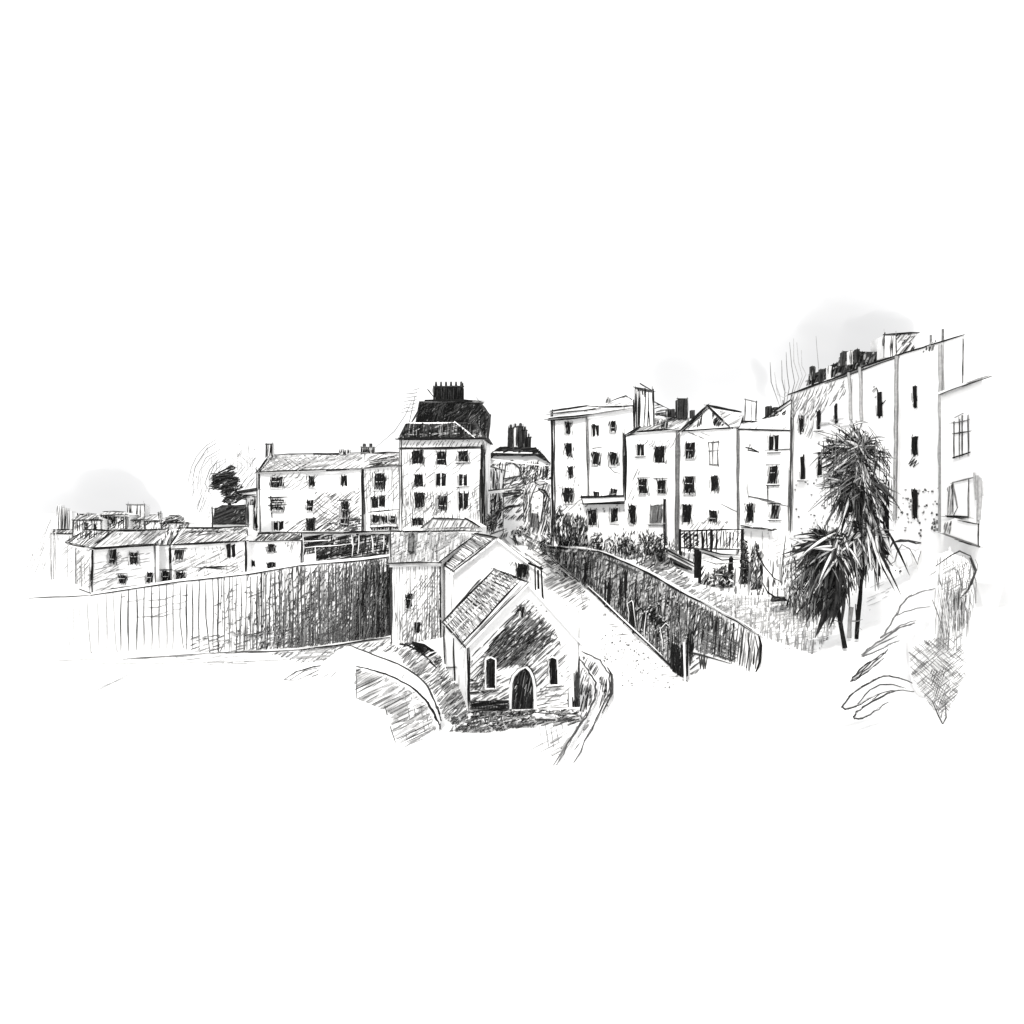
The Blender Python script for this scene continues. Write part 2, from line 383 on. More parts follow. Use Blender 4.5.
def wall_at(px, py):
    i = 0
    while i < len(wallT) - 2 and px > wallT[i + 1][0]: i += 1
    a, b = wallT[i], wallT[i + 1]
    return vplane(a[0], a[2], b[0], b[2]).at(px, py, .04)
def ti(L, x):
    for (a, b, *_), (c_, d, *_) in zip(L, L[1:]):
        if x <= c_: return b + (d - b) * (x - a) / (c_ - a)
    return L[-1][1]
x = 58.0
while x < 389:                                          # long vertical joints, closer and darker to the town end
    q = max(0, (x - 80) / 310)
    y0 = ti(wallT, x) + R.uniform(0, 4) + (6 if x < 100 else 0); y1 = ti(wb, x) - R.uniform(0, 3) - (4 if x < 200 else 0)
    mt = K[4] if x < 82 else K[3] if x < 120 else K[R.choice((2, 2, 1))] if x < 250 else K[R.choice((1, 1, 2))]
    dx = R.uniform(-.6, .6)
    if R.random() < .18 and x < 250: w.px(wall_at, [(x + dx, y0), (x + .5, (y0 + y1) / 2), (x + 3.5, y1 - 1), (x + 6, y1 - 5)], .9, mt)
    else: w.px(wall_at, [(x + dx, y0), (x, y1)], R.uniform(.8, 1.25), mt)
    x += (8.6 * (1 - q) + 2.6 * q) * R.uniform(.75, 1.25)
w.line(wall_at, (28, 598.4), (92, 594.9), 1.0, K[1], dbl=False)
for a, b in zip(wallT[2:], wallT[3:]): w.line(wall_at, (a[0], a[1] + .5), (b[0], b[1] + .5), 1.5, K[0])
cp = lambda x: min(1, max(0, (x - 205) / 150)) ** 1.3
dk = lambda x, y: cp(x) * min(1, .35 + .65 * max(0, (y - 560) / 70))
Pq = [(190, 581), (300, 567), (390, 558), (390, 636), (300, 648), (190, 653)]
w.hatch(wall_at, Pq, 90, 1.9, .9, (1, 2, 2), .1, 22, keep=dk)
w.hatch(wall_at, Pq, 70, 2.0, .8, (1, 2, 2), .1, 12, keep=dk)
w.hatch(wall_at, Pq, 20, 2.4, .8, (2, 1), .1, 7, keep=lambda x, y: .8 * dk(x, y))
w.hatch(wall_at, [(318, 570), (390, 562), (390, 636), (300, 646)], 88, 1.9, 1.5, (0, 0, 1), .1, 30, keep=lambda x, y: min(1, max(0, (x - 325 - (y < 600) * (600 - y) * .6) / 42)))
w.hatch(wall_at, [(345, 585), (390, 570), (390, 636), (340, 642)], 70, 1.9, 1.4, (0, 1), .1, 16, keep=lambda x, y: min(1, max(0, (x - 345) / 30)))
w.hatch(wall_at, [(96, 598), (190, 592), (180, 622), (128, 616)], 12, 6, .7, (2, 3), .35, 34, curve=.06)
w.hatch(wall_at, [(190, 636), (300, 628), (300, 648), (190, 652)], 18, 2.6, .8, (2, 3, 1), .4, 9)
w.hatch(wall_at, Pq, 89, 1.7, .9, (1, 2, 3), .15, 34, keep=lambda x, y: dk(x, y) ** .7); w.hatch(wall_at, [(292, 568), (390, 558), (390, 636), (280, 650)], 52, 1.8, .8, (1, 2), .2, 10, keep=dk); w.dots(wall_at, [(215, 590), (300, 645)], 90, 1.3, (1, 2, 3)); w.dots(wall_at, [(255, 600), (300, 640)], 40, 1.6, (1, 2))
w.line(wall_at, (389.5, 557), (390, 652), 1.8, K[0]); w.line(wall_at, (387, 560), (387.5, 636), 1.4, K[0])
cop = t.part('coping')
for i in range(2, len(tops) - 1):
    a, b = tops[i], tops[i + 1]; u = Vector((0, 0, .16)); n = Vector((0, -.15, 0)); m_ = Vector((.1, 1.45, 0))
    cop.solid([a + n, b + n, b + n + u, a + n + u], [a + m_, b + m_, b + m_ + u, a + m_ + u])
gl = ground
gl.line(onL, (29, 662), (127, 659.5), .8, K[3], dbl=False); gl.line(onL, (127, 659.5), (212, 653.8), 1.0, K[2]); gl.line(onL, (212, 653.8), (300, 651), 1.3, K[1]); gl.line(onL, (300, 651), (390, 638), 1.8, K[0])
gl.px(onL, [(30, 664.5), (150, 664), (200, 663), (290, 660)], .7, K[3]); gl.px(onL, [(92, 693), (125, 677), (160, 666), (178, 664)], .7, K[4]); gl.px(onL, [(96, 690), (130, 676)], .6, K[4])
gl.hatch(onL, [(150, 657), (340, 646), (330, 662), (170, 666)], 4, 2.4, .7, (3, 2, 3), .45, 30)
gl.hatch(onL, [(270, 654), (391, 640), (400, 652), (300, 663)], 35, 3.2, .8, (2, 3), .3, 14)
gl.hatch(onL, [(30, 604), (60, 604), (60, 640), (30, 640)], 30, 6, .5, (4, 4), .6, 8)

# ================================================================== LEFT LOW HOUSES
pl = vplane(92, 94, 157, 97.5)
t = house('harbour_store', 'low hipped store at the far end of the harbour wall with four small dark windows', 'store', pl, [(92, 594), (157, 585), (157, 544), (92, 548)], 5, ol=1.4, edges=(0, 2))
pr = P_(pl); t.wall.line(pr, (92.3, 548), (92.3, 594), 2.2, K[0]); t.wall.line(pr, (155, 545), (155.5, 585), 1.3, K[1])
t.wall.hatch(pr, [(94, 575), (120, 552), (124, 560), (112, 590), (94, 592)], 28, 3.2, .8, (2, 3), .2, 18); t.wall.hatch(pr, [(94, 560), (150, 550), (150, 583), (94, 592)], 12, 6, .7, (3, 2), .4, 20)
t.wall.line(pr, (112, 589.5), (135, 586.3), 2.4, K[0])
side = Pl(pl.at(92, 570), pl.p - pl.at(157, 570)); side = Pl(pl.at(92, 570), (pl.at(92, 570) - pl.at(157, 570)))
ps = P_(side, .04)
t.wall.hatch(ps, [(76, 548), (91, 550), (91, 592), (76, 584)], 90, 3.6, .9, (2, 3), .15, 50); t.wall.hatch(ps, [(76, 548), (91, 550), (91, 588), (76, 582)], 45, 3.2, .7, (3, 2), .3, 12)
t.wall.line(ps, (80, 589), (92, 593.5), 1.5, K[0]); t.wall.line(ps, (75.5, 546), (75.5, 583), .9, K[2])
r = t.part('roof', mat=PALE)
e0, e1 = pl.at(92, 548, .3), pl.at(158, 544, .3); bk = -pl.n * 5.6; ra, rb = pl.shift(2.8).at(113, 531), pl.shift(2.8).at(166, 529.5)
e0 = e0 + (e0 - e1).normalized() * .3
b0, b1 = e0 + bk, e1 + bk
for fc in ([e0, e1, rb, ra], [b0, e0, ra], [b1, b0, ra, rb], [e1, b1, rb], [e0, b0, b1, e1]): r.face(fc)
rp = P_(plane3(e0, e1, ra), .04); rs = P_(plane3(b0, e0, ra), .04)
r.line(rp, (92, 548), (160, 544), 2.0, K[0]); r.line(rp, (92, 549), (160, 545), 1.6, K[0]); r.line(rp, (92, 547.5), (113, 531), 2.2, K[0]); r.line(rp, (113, 531), (165, 529.5), 1.6, K[0])
r.line(rs, (66, 543), (92, 548), 1.6, K[0]); r.line(rs, (66, 542), (85, 530), 1.4, K[0]); r.line(rs, (85, 530), (112, 531), 1.6, K[0])
r.hatch(rs, [(68, 542.5), (86, 530), (112, 531), (93, 547)], 38, 2.0, 1.2, (0, 1, 1, 2), .1, 14)
r.hatch(rp, [(114, 532), (164, 530), (157, 543.5), (96, 546.5)], 42, 3.0, .8, (2, 3, 3), .3, 14); r.hatch(rp, [(140, 531), (166, 530), (158, 543.5), (142, 544)], 36, 2.2, 1.0, (1, 0, 2), .25, 18)
for a in ((112, 557, 8, 13, 'd'), (134, 558, 9, 12, 'd'), (123, 579, 8, 8, 'd'), (150, 578, 6, 9, 'd')): window(t, pl, *a, lint=(a[1] == 579))

pl = vplane(158, 99, 247, 97)
t = house('harbour_cottage', 'long low cottage with dark sloping roof and two stacked dark openings at one end', 'cottage', pl, [(159, 586), (246.5, 574), (246.5, 541), (170, 545), (159, 545)], 5, ol=1.3, edges=(0,))
pr = P_(pl); t.wall.line(pr, (170, 548), (171, 583), 2.6, K[0]); t.wall.line(pr, (246, 542), (246, 574), 2.0, K[0])
t.wall.hatch(pr, [(172, 560), (225, 546), (228, 560), (176, 582)], 24, 3.6, .8, (2, 3), .3, 20); t.wall.hatch(pr, [(190, 555), (244, 546), (244, 572), (190, 580)], 28, 3.4, .8, (3, 2, 4), .3, 16); t.wall.hatch(pr, [(190, 548), (244, 545), (244, 572), (190, 578)], 100, 5, .6, (3, 4), .4, 10)
t.wall.line(pr, (200, 568), (229, 566), 1.6, K[0]); t.wall.px(pr, [(198, 572), (204, 567), (228, 569)], 1.3, K[1])
r = roof_prism(t, pl, (160, 545), (247, 541), (172, 529.5), (247, 526.6), 5)
rp = P_(r.pl, .05)
r.line(rp, (160, 545.5), (247, 541), 1.8, K[0]); r.line(rp, (178, 528.7), (247, 526.8), 2.0, K[0]); r.line(rp, (172, 545), (184, 529), 1.3, WHITE); r.line(rp, (170, 545), (181, 529.5), 1.6, K[0])
r.hatch(rp, [(172, 544.5), (184, 529.5), (247, 527), (247, 541)], 32, 2.0, 1.0, (1, 2, 2), .15, 18); r.hatch(rp, [(186, 530), (247, 527.5), (247, 532), (180, 538)], 6, 2.0, 1.2, (0, 1, 2), .3, 20); r.hatch(rp, [(160, 544), (172, 530), (180, 530), (170, 544.5)], 70, 1.8, 1.4, (0, 1), .1, 12)
for a in ((166, 578, 8, 11, 'd'), (180, 554, 10, 9, 'd'), (180, 576.5, 10, 8, 'd'), (231, 551, 9, 12, 'p')): window(t, pl, *a, lint=1)

pl = vplane(250, 98, 302, 98.5)
t = house('white_cottage', 'small white flat fronted cottage with an arched opening beside the dark arcade', 'cottage', pl, [(249, 574), (301, 564), (301, 541), (249, 541)], 5, ol=1.2, edges=(0, 1))
pr = P_(pl); t.wall.hatch(pr, [(284, 543), (300, 541), (300, 562), (296, 562)], 75, 3, .8, (2, 3), .3, 14); t.wall.line(pr, (246.8, 530), (248.5, 574), 1.4, K[0])
r = roof_prism(t, pl, (248, 541.5), (302, 540), (250, 534), (302, 532), 5)
rp = P_(r.pl, .05); r.hatch(rp, [(249, 541), (251, 534), (301, 532.5), (301, 540)], 40, 1.7, 1.1, (1, 1, 2), .1, 12); r.line(rp, (250, 533.5), (302, 532), 1.6, K[0]); r.line(rp, (249, 541.5), (300, 540), 1.1, K[1])
r.hatch(rp, [(272, 536), (301, 533), (301, 540), (272, 540)], 20, 1.8, 1.3, (0, 1), .2, 18)
window(t, pl, 271, 548, 6, 8, 'd'); window(t, pl, 253, 563.5, 3, 6, 's'); window(t, pl, 271.6, 565.5, 8, 7, 'a')

pl = vplane(302, 99, 391, 99)
t = house('arcade_shed', 'long open fronted shed hatched black for shade, with pale posts above the harbour wall', 'shed', pl, [(302, 564), (389, 556), (389, 533), (302, 533)], 4, ol=1.5, mat=PALE, edges=(1, 2, 3))
pr = P_(pl, .04); w = t.wall
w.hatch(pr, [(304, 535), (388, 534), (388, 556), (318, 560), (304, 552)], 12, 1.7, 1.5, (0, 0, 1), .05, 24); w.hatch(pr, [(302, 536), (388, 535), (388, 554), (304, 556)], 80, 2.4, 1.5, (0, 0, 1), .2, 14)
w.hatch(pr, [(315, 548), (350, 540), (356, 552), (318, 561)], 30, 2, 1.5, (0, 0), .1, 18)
fas = t.part('fascia'); fas.box(pl.at(346, 532.3, .2), 3.95, .2, .1); fas.line(P_(pl, .45), (302, 533), (390, 531.5), 1.6, K[0])
for x, y0, y1 in ((352, 535, 556), (358.5, 535, 554), (372, 535, 553), (303, 533, 562), (384, 536, 550), (315, 547, 561)):
    p_ = t.part('post'); p_.px(P_(pl, .15), [(x, y0), (x + R.uniform(-.8, .8), (y0 + y1) / 2), (x + R.uniform(-.8, .8), y1)], 1.0, WHITE, taper=(.8, .6), sides=4)
p_ = t.part('rail'); p_.px(P_(pl, .16), [(304, 548.5), (330, 545.5), (352, 543)], .7, WHITE, wob=.7); p_.px(P_(pl, .16), [(303, 541), (330, 540)], .8, WHITE)
wd = t.part('counter', mat=WASH); wd.solid([pl.at(304, 565, .4), pl.at(316, 562, .4), pl.at(316, 553, .4), pl.at(304, 555, .4)], [pl.at(304, 565), pl.at(316, 562), pl.at(316, 553), pl.at(304, 555)])

pl = vplane(257.5, 119, 362, 116.5)
t = house('guest_house', 'wide white three storey guest house with a long hatched roof and scattered dark windows', 'guest house', pl, [(257.5, 534), (362, 534), (362.3, 468.8), (257.5, 472.3)], 8, ol=1.3, drop=3, edges=(1, 2))
pr = P_(pl); w = t.wall
for x in (257, 259.5): w.line(pr, (x, 471), (x + .3, 533), 1.4, K[0])
w.line(pr, (362.5, 469), (363, 530), 2.4, K[0]); w.line(pr, (363.6, 500), (364, 528), 2.6, K[1])
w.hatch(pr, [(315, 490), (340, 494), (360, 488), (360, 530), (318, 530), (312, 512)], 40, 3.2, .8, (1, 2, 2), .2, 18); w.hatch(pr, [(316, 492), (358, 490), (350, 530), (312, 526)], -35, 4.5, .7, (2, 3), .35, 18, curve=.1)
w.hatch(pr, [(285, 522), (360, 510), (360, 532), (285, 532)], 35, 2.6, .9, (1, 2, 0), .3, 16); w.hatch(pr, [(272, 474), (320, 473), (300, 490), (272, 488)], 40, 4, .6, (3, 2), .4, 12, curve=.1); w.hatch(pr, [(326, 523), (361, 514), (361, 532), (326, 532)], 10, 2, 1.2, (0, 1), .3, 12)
r = roof_prism(t, pl, (256, 472.8), (363, 469), (271, 455), (364, 453), 8)
rp = P_(r.pl, .06)
r.hatch(rp, [(258, 471.5), (271, 456), (362, 454), (362, 468.5)], 30, 3.0, .8, (2, 2, 1, 3), .15, 26); r.hatch(rp, [(258, 471.5), (271, 456), (318, 455), (300, 471)], -38, 4.2, .8, (2, 3), .2, 16); r.hatch(rp, [(275, 457), (362, 455), (362, 468), (300, 469)], 6, 4, .7, (2, 3), .4, 40)
r.line(rp, (257, 472.3), (362, 468.8), 2.0, K[0]); r.line(rp, (271, 455.2), (364, 453), 1.6, K[0]); r.line(rp, (257, 472), (272, 453), 2.2, K[0]); r.line(rp, (259.5, 472), (274, 455.5), 1.4, K[0])
chimney(t, 266, 272.5, 444, 456, 121, r, 1.0, dark=1.3); chimney(t, 340, 350, 449.5, 454.5, 120.5, r, .8, dark=1.4, ol=False)
chimney(t, 361, 374, 447, 455, 120.5, r, 1.2, dark=1.4, pots=2)
for a in ((277, 481.5, 10, 8, 'd'), (311, 481.5, 6, 11, 'd'), (344, 480.5, 6, 11, 'p'), (277, 500, 12, 4, 'd'), (277, 509, 11, 4, 'd'), (309.4, 506, 6, 9, 'd'), (345.2, 509, 8, 14, 'd'), (278, 525, 12, 9, 'p'), (311, 525.5, 9, 14, 'd'), (344.5, 522, 8, 8, 'd')): window(t, pl, *a, lint=(a[1] in (500, 509)))
w.line(pr, (271, 497), (272, 517), 1.6, K[0])

pl = vplane(362.5, 116.6, 399, 116)
t = house('narrow_house', 'narrow grey hatched house with a balcony, squeezed between guest house and hotel', 'house', pl, [(363, 534), (400, 534), (400, 465), (363, 468.5)], 8, ol=1.2, drop=3, edges=())
pr = P_(pl); w = t.wall
w.hatch(pr, [(364, 470), (399, 467), (399, 530), (364, 530)], 92, 3.4, .7, (2, 3, 3), .3, 26); w.hatch(pr, [(364, 472), (399, 467), (399, 500), (364, 500)], 50, 3.2, .6, (3, 2), .35, 12); w.hatch(pr, [(366, 524), (399, 524), (399, 530), (366, 530)], 88, 1.8, 1.4, (0, 1), .1, 9)
r = roof_prism(t, pl, (363, 468.5), (401, 465.5), (366, 453), (400, 452.5), 8); rp = P_(r.pl, .06)
r.hatch(rp, [(368, 460), (399, 454), (399, 465), (370, 467)], 8, 1.8, 1.3, (0, 1, 0), .1, 26); r.hatch(rp, [(364, 467), (367, 454), (399, 453), (399, 465)], 30, 2.6, .9, (1, 2), .2, 16); r.line(rp, (364, 468.5), (400, 465.5), 1.6, K[1]); r.line(rp, (366, 453.4), (400, 452.5), 1.5, K[0])
window(t, pl, 379.7, 481, 11, 16, 'a'); window(t, pl, 377.7, 501.5, 14, 10, 'p'); window(t, pl, 376, 519.5, 6, 7, 'd'); window(t, pl, 384.5, 519.5, 5, 7, 'd'); window(t, pl, 392.5, 519.5, 4, 7, 'd')
bal = t.part('balcony'); bal.solid([pl.at(370, 527.5, .8), pl.at(397, 526.5, .8), pl.at(397, 524.5, .8), pl.at(370, 525.5, .8)], [pl.at(370, 527.5), pl.at(397, 526.5), pl.at(397, 524.5), pl.at(370, 525.5)])
bb = P_(pl, .85); bal.line(bb, (370, 513.5), (397, 511.5), 1.6, WHITE); bal.line(bb, (369, 512), (398, 510), 1.3, K[0]); bal.line(bb, (370, 528), (397, 527), 1.5, K[0])
for x in (370, 377, 384, 391, 397): bal.line(bb, (x, 513), (x, 526), .9, K[1], dbl=False)

# ---- behind the low houses
pl = vplane(210, 112, 250, 112)
t = house('dark_hut', 'small hut with a wide near black roof below the wind bent tree', 'hut', pl, [(212, 534), (248, 532), (248, 505), (212, 508)], 4, ol=1.4, drop=3)
pr = P_(pl); r = t.part('roof', mat=SLATE); q = [(213, 524), (215, 509), (222, 505.5), (246, 506.5), (246, 524)]
r.solid([pl.at(a, b, .3) for a, b in q], [pl.at(a, b, .02) for a, b in q]); rp = P_(pl, .34)
r.hatch(rp, q, 22, 1.9, 1.5, (0, 0, 1), .08, 20); r.poly(rp, q, 1.4, close=True); r.hatch(rp, [(236, 508), (246, 507), (246, 523), (230, 523)], 50, 2.2, 1.0, (1, 2), .2, 12)
pl2 = vplane(230, 114.6, 257, 114.4)
s = house('lean_to', 'slim dark lean-to roof butted against the side of the guest house', 'lean-to', pl2, [(246, 530), (257, 530), (257, 489), (236, 492), (237, 498), (246, 500)], .8, ol=1.1, drop=2)
s.wall.hatch(P_(pl2), [(236, 493), (257, 489), (257, 493), (240, 494.5)], 4, 1.6, 1.4, (0, 0, 1), .1, 18); s.wall.hatch(P_(pl2), [(236, 496), (257, 494.5), (257, 497.5), (238, 498.5)], 4, 1.6, 1.4, (0, 1), .1, 18); s.wall.hatch(P_(pl2), [(248, 500), (257, 496), (257, 529), (247, 529)], 86, 1.8, 1.6, (0, 0, 1), .1, 24)
o_ = s.part('ridge_board', mat=SLATE); o_.solid([pl2.at(234, 494, .2), pl2.at(257, 489, .2), pl2.at(257, 487.5, .2), pl2.at(236, 491, .2)], [pl2.at(234, 494), pl2.at(257, 489), pl2.at(257, 487.5), pl2.at(236, 491)])

def far_house(label, x0, x1, ytop, ybot, Y, roof=None, dark=1.0, wins=(), mats=(1, 2, 0), name='far_house', wmat=WHITE, ol=1.1):
    pl = vplane(x0, Y, x1, Y)
    t = house(name, label, 'house', pl, [(x0, ybot), (x1, ybot), (x1, ytop), (x0, ytop)], 6, ol=ol, drop=3, mat=wmat, group=None, edges=(1, 2, 3))
    pr = P_(pl)
    if dark: t.wall.hatch(pr, [(x0, ybot), (x1, ybot), (x1, ytop), (x0, ytop)], 88, 2.4 / dark, 1.2, mats, .15, 12); t.wall.hatch(pr, [(x0, ybot), (x1, ybot), (x1, ytop), (x0, ytop)], 35, 3 / dark, 1.0, mats, .3, 10)
    if roof:
        r = roof_prism(t, pl, (x0 - .5, ytop), (x1 + .5, ytop), (x0 + roof[1], ytop - roof[0]), (x1 - roof[1], ytop - roof[0]), 6, PALE); rp = P_(r.pl, .06)
        r.hatch(rp, [(x0, ytop - .5), (x1, ytop - .5), (x1 - roof[1], ytop - roof[0]), (x0 + roof[1], ytop - roof[0])], 34, 2.0, 1.0, roof[2], .15, 12)
        r.line(rp, (x0 + roof[1], ytop - roof[0]), (x1 - roof[1], ytop - roof[0]), 1.3, K[0]); r.line(rp, (x0, ytop), (x1, ytop), 1.4, K[0])
        t.roof = r
    for a in wins: window(t, pl, *a)
    return t
t = far_house('pale faded town house standing furthest out beyond the low hipped store', 51, 76, 534, 590, 128, (4, 3, (2, 1)), 0, name='faded_house', ol=0)
p2 = P_(t.pl); t.wall.hatch(p2, [(50, 536), (76, 536), (76, 585), (60, 588), (50, 560)], 90, 4, .8, (3, 4, 3), .2, 50); t.wall.hatch(p2, [(58, 540), (76, 538), (76, 580), (64, 586)], 40, 4, .6, (4, 3), .35, 14)
for x in (50.5, 53.5): t.wall.line(p2, (x, 536), (x + .5, 588), 1.2, K[3])
for (x0, x1, y0) in ((57, 61, 505), (62, 66.5, 508), (68.5, 72, 511)): chimney(t, x0, x1, y0, 532, 131, t.roof, 1.2, dark=1.1, ol=False, mat=WASH)
t = far_house('small grey roofed house behind the hipped roof of the store', 73, 101, 520, 540, 122, (6, 5, (1, 2, 2)), .7, ((86, 526, 4, 6, 'd'), (95, 527, 3, 5, 's')))
chimney(t, 84, 89, 513, 520, 124, t.roof, 1, dark=1.3, ol=False)
chimney(t, 75, 78.5, 513.5, 519, 124, t.roof, .8, dark=1.3, ol=False)
t = far_house('dark fronted house with a white roof edge behind the hipped store', 101, 127, 515, 540, 124, (3, 3, (3, 2)), 1.3, ((106, 520, 4, 8, 'd'), (113, 520, 4, 7, 'd')), (0, 0, 1))
t.wall.line(P_(t.pl, .1), (104, 514.5), (127, 516), 1.8, WHITE)
t = far_house('house crowned by a big boxy outlined chimney above the store roof', 127, 146, 520, 540, 126, (5, 2, (1, 0, 2)), 1.0)
chimney(t, 127.5, 144.5, 504.5, 519, 127.5, t.roof, 2.0, dark=.45)
t = far_house('pale roofed house between boxy chimney house and dark roofed house', 145, 164, 521, 540, 125, (6, 5, (3, 2)), .6)
chimney(t, 158.5, 161, 513, 520, 126, t.roof, .7, dark=1.0)
t = far_house('low house with a thick black roof behind the long cottage', 161, 188, 523, 540, 121, (8, 9, (0, 0, 1)), 1.0)
t.roof.hatch(P_(t.roof.pl, .08), [(163, 522), (186, 524), (182, 516), (167, 516)], 10, 1.6, 1.5, (0, 0), .1, 16)

t = Thing('drawn_strokes', 'faint added thicket of upright stems at the far end beyond the faded house', 'hatching', W(38, 588, 112)); tw = t.part('stem')  # added strokes for faint pencil tone; no plant grows here
x = 24.0
while x < 54: tw.px(lambda a, b: W(a, b, 112), [(x + 6, 560 - (x - 22) * 1.9 + R.uniform(-14, 8)), (x + 2, 565), (x, 586 + R.uniform(-26, 0))], .6, K[4], wob=.7); x += R.uniform(1.6, 3.4)
tw.hatch(lambda a, b: W(a, b, 112), [(24, 560), (52, 515), (54, 560), (36, 580)], 70, 3.4, .6, (3, 4), .4, 22, smear=0)
# ---- wind-bent tree
def leafcloud(m, cx, cy, rx, ry, Y, n, sz, mats, dz=None, dirx=None):
    for i in range(n):
        while True:
            a, b, d = R.uniform(-1, 1), R.uniform(-1, 1), R.uniform(-1, 1)
            if a * a + b * b + d * d < 1: break
        p = W(cx + a * rx, cy + b * ry, Y + d * (dz or rx * Y / F))
        l = sz * Y / F * R.uniform(.6, 1.5); u = Vector((R.uniform(-1, 1), R.uniform(-1, 1), R.uniform(-1, 1)))
        if dirx: u = Vector((dirx[0] + R.uniform(-.4, .4), R.uniform(-.5, .5), dirx[1] + R.uniform(-.4, .4)))
        u.normalize(); v = u.cross(Vector((R.uniform(-1, 1), R.uniform(-1, 1), R.uniform(-1, 1)))).normalized() * l * R.uniform(.18, .34)
        m.face([p - u * l, p + v, p + u * l, p - v], R.choice(mats))
Yt = 112
t = Thing('windswept_tree', 'dark wind bent pine with flattened crown beside the guest house', 'tree', W(229, 520, Yt))
tr = t.part('trunk'); fr = lambda Y: (lambda x, y: W(x, y, Y))
tr.tube([W(230, 522, Yt), W(230, 506, Yt), W(227, 497, Yt), W(224, 488, Yt)], .17, K[0], (1, .5), 7, False); tr.tube([W(228, 499, Yt), W(234, 494, Yt), W(238, 488, Yt)], .11, K[0], (1, .4), 5, False)
cr = t.part('crown')
for cx, cy, rx, ry, n in ((224, 482, 13, 4.5, 150), (230, 487, 12, 3, 120), (220, 478, 9, 3.5, 90), (228, 474, 8, 2.2, 60), (231, 468, 3.5, 2.0, 26), (233, 480, 6, 2.5, 50), (215, 486, 4, 2.5, 40), (230, 494, 9, 3, 80), (238, 497, 8, 2.5, 70), (226, 490, 7, 3, 90), (231, 500, 8, 3, 90)): leafcloud(cr, cx, cy, rx * 1.1, ry * 1.25, Yt, int(n * 1.15), 2.3, (LEAFD, LEAFD, LEAFM), 1.2, (1, .45))
for k in range(3): cr.px(fr(Yt - 1.3), [(210 + k, 488 - k), (222, 490 - k * 2), (236, 487 - k * 3), (239, 481 - k * 2), (228, 480 - k), (214, 484 - k * 3), (212, 479 - k * 2), (222, 474 - k), (236, 474 - k * 2)], 1.5, K[R.choice((0, 1))], wob=1.4, link=False)
for k in range(4): cr.px(fr(Yt - 1), [(212, 487 - k * 3), (220, 481 - k * 3), (232, 477 - k * 3.4), (232 + k, 474 - k * 2)], 2.0, K[0], wob=.8, link=False)
SMEAR = 0
tw = t.part('wisp')
for r_ in range(16, 46, 3):                                                       # sky shading round the crown, added as thin arcs
    a0, a1 = math.radians(R.uniform(95, 125)), math.radians(R.uniform(190, 228))
    if r_ > 36: a1 = math.radians(R.uniform(175, 200))
    tw.px(fr(Yt + R.uniform(-1.5, 1.5)), [(229 + (r_ + R.uniform(-1.6, 1.6)) * .92 * math.cos(a), 481 - (r_ + R.uniform(-1.6, 1.6)) * math.sin(a)) for a in np.linspace(a0, a1, R.choice((4, 5, 6)))], .6, K[R.choice((3, 3, 4, 2))], wob=.5)
    if r_ < 38: tw.px(fr(Yt + R.uniform(-1.5, 1.5)), [(229 + r_ * .9 * math.cos(a), 481 - r_ * math.sin(a)) for a in np.linspace(math.radians(88), math.radians(R.uniform(20, 45)), 6)], .65, K[4], wob=.7)
tw.hatch(fr(Yt + .8), [(205, 445), (250, 442), (256, 470), (214, 470)], 92, 4.5, .55, (3, 4), .35, 14); tw.hatch(fr(Yt + .8), [(236, 450), (256, 448), (256, 488), (240, 488)], 55, 3.2, .6, (3, 2, 4), .25, 12); tw.hatch(fr(Yt + .8), [(190, 470), (212, 492), (212, 520), (194, 510)], 70, 4, .6, (3, 4, 2), .3, 16)

SMEAR = .62
# ================================================================== HOTEL
pl = vplane(399.3, 115.6, 482.3, 115)
t = house('hotel', 'tall square fronted hotel with black mansard roof and nine dark windows', 'hotel', pl, [(399.5, 534), (482, 534), (482.3, 439), (399.3, 439.5)], 10, ol=1.3, drop=4, edges=(1, 2, 3))
pr = P_(pl); w = t.wall
w.line(pr, (400, 448), (482, 447), 1.5, K[0]); w.line(pr, (400, 449), (482, 448), 1.0, K[1]); w.line(pr, (401.5, 440), (402, 530), 1.3, K[1]); w.line(pr, (481.5, 446), (482.5, 530), 3.0, K[0]); w.line(pr, (479.8, 470), (480.3, 528), 1.6, K[1])
w.hatch(pr, [(402, 441), (480, 440), (480, 446.5), (402, 447)], 60, 3.2, .8, (2, 3), .25, 7)
full = [(402, 450), (480, 449), (480, 518), (402, 528)]
w.hatch(pr, full, 38, 3.2, .7, (3, 2, 3, 4), .35, 12, keep=lambda x, y: .5 + .4 * (y > 485)); w.hatch(pr, [(402, 492), (480, 488), (480, 519), (402, 528)], 95, 2.6, .7, (2, 3), .35, 12); w.hatch(pr, [(425, 494), (448, 492), (452, 514), (430, 516)], 70, 3, .7, (2, 2), .3, 20, curve=.12)
w.hatch(pr, [(402, 450), (414, 450), (412, 528), (402, 528)], 90, 3, .7, (2, 3), .3, 20)
for cx in (419, 442.5, 463):
    for cy in (457, 478.5, 502):
        wd = {419: 10, 442.5: 10, 463: 9}[cx]; window(t, pl, cx + R.uniform(-1, 1), cy + R.uniform(-1.5, 1.5), wd, 12 if cy < 500 else 15, R.choice('ddp'), sill=(1 if (cx, cy) in ((463, 478.5), (463, 457)) else 0))
window(t, pl, 418, 522, 11, 8, 'd'); w.scrib(pr, 418, 521, 13, 7, 1.3, n=7)
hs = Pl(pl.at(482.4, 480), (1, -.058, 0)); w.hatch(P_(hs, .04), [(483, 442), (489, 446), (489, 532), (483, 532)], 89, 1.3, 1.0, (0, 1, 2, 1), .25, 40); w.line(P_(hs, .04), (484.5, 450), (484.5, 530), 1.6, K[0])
dr = t.part('roof', mat=SLATE)
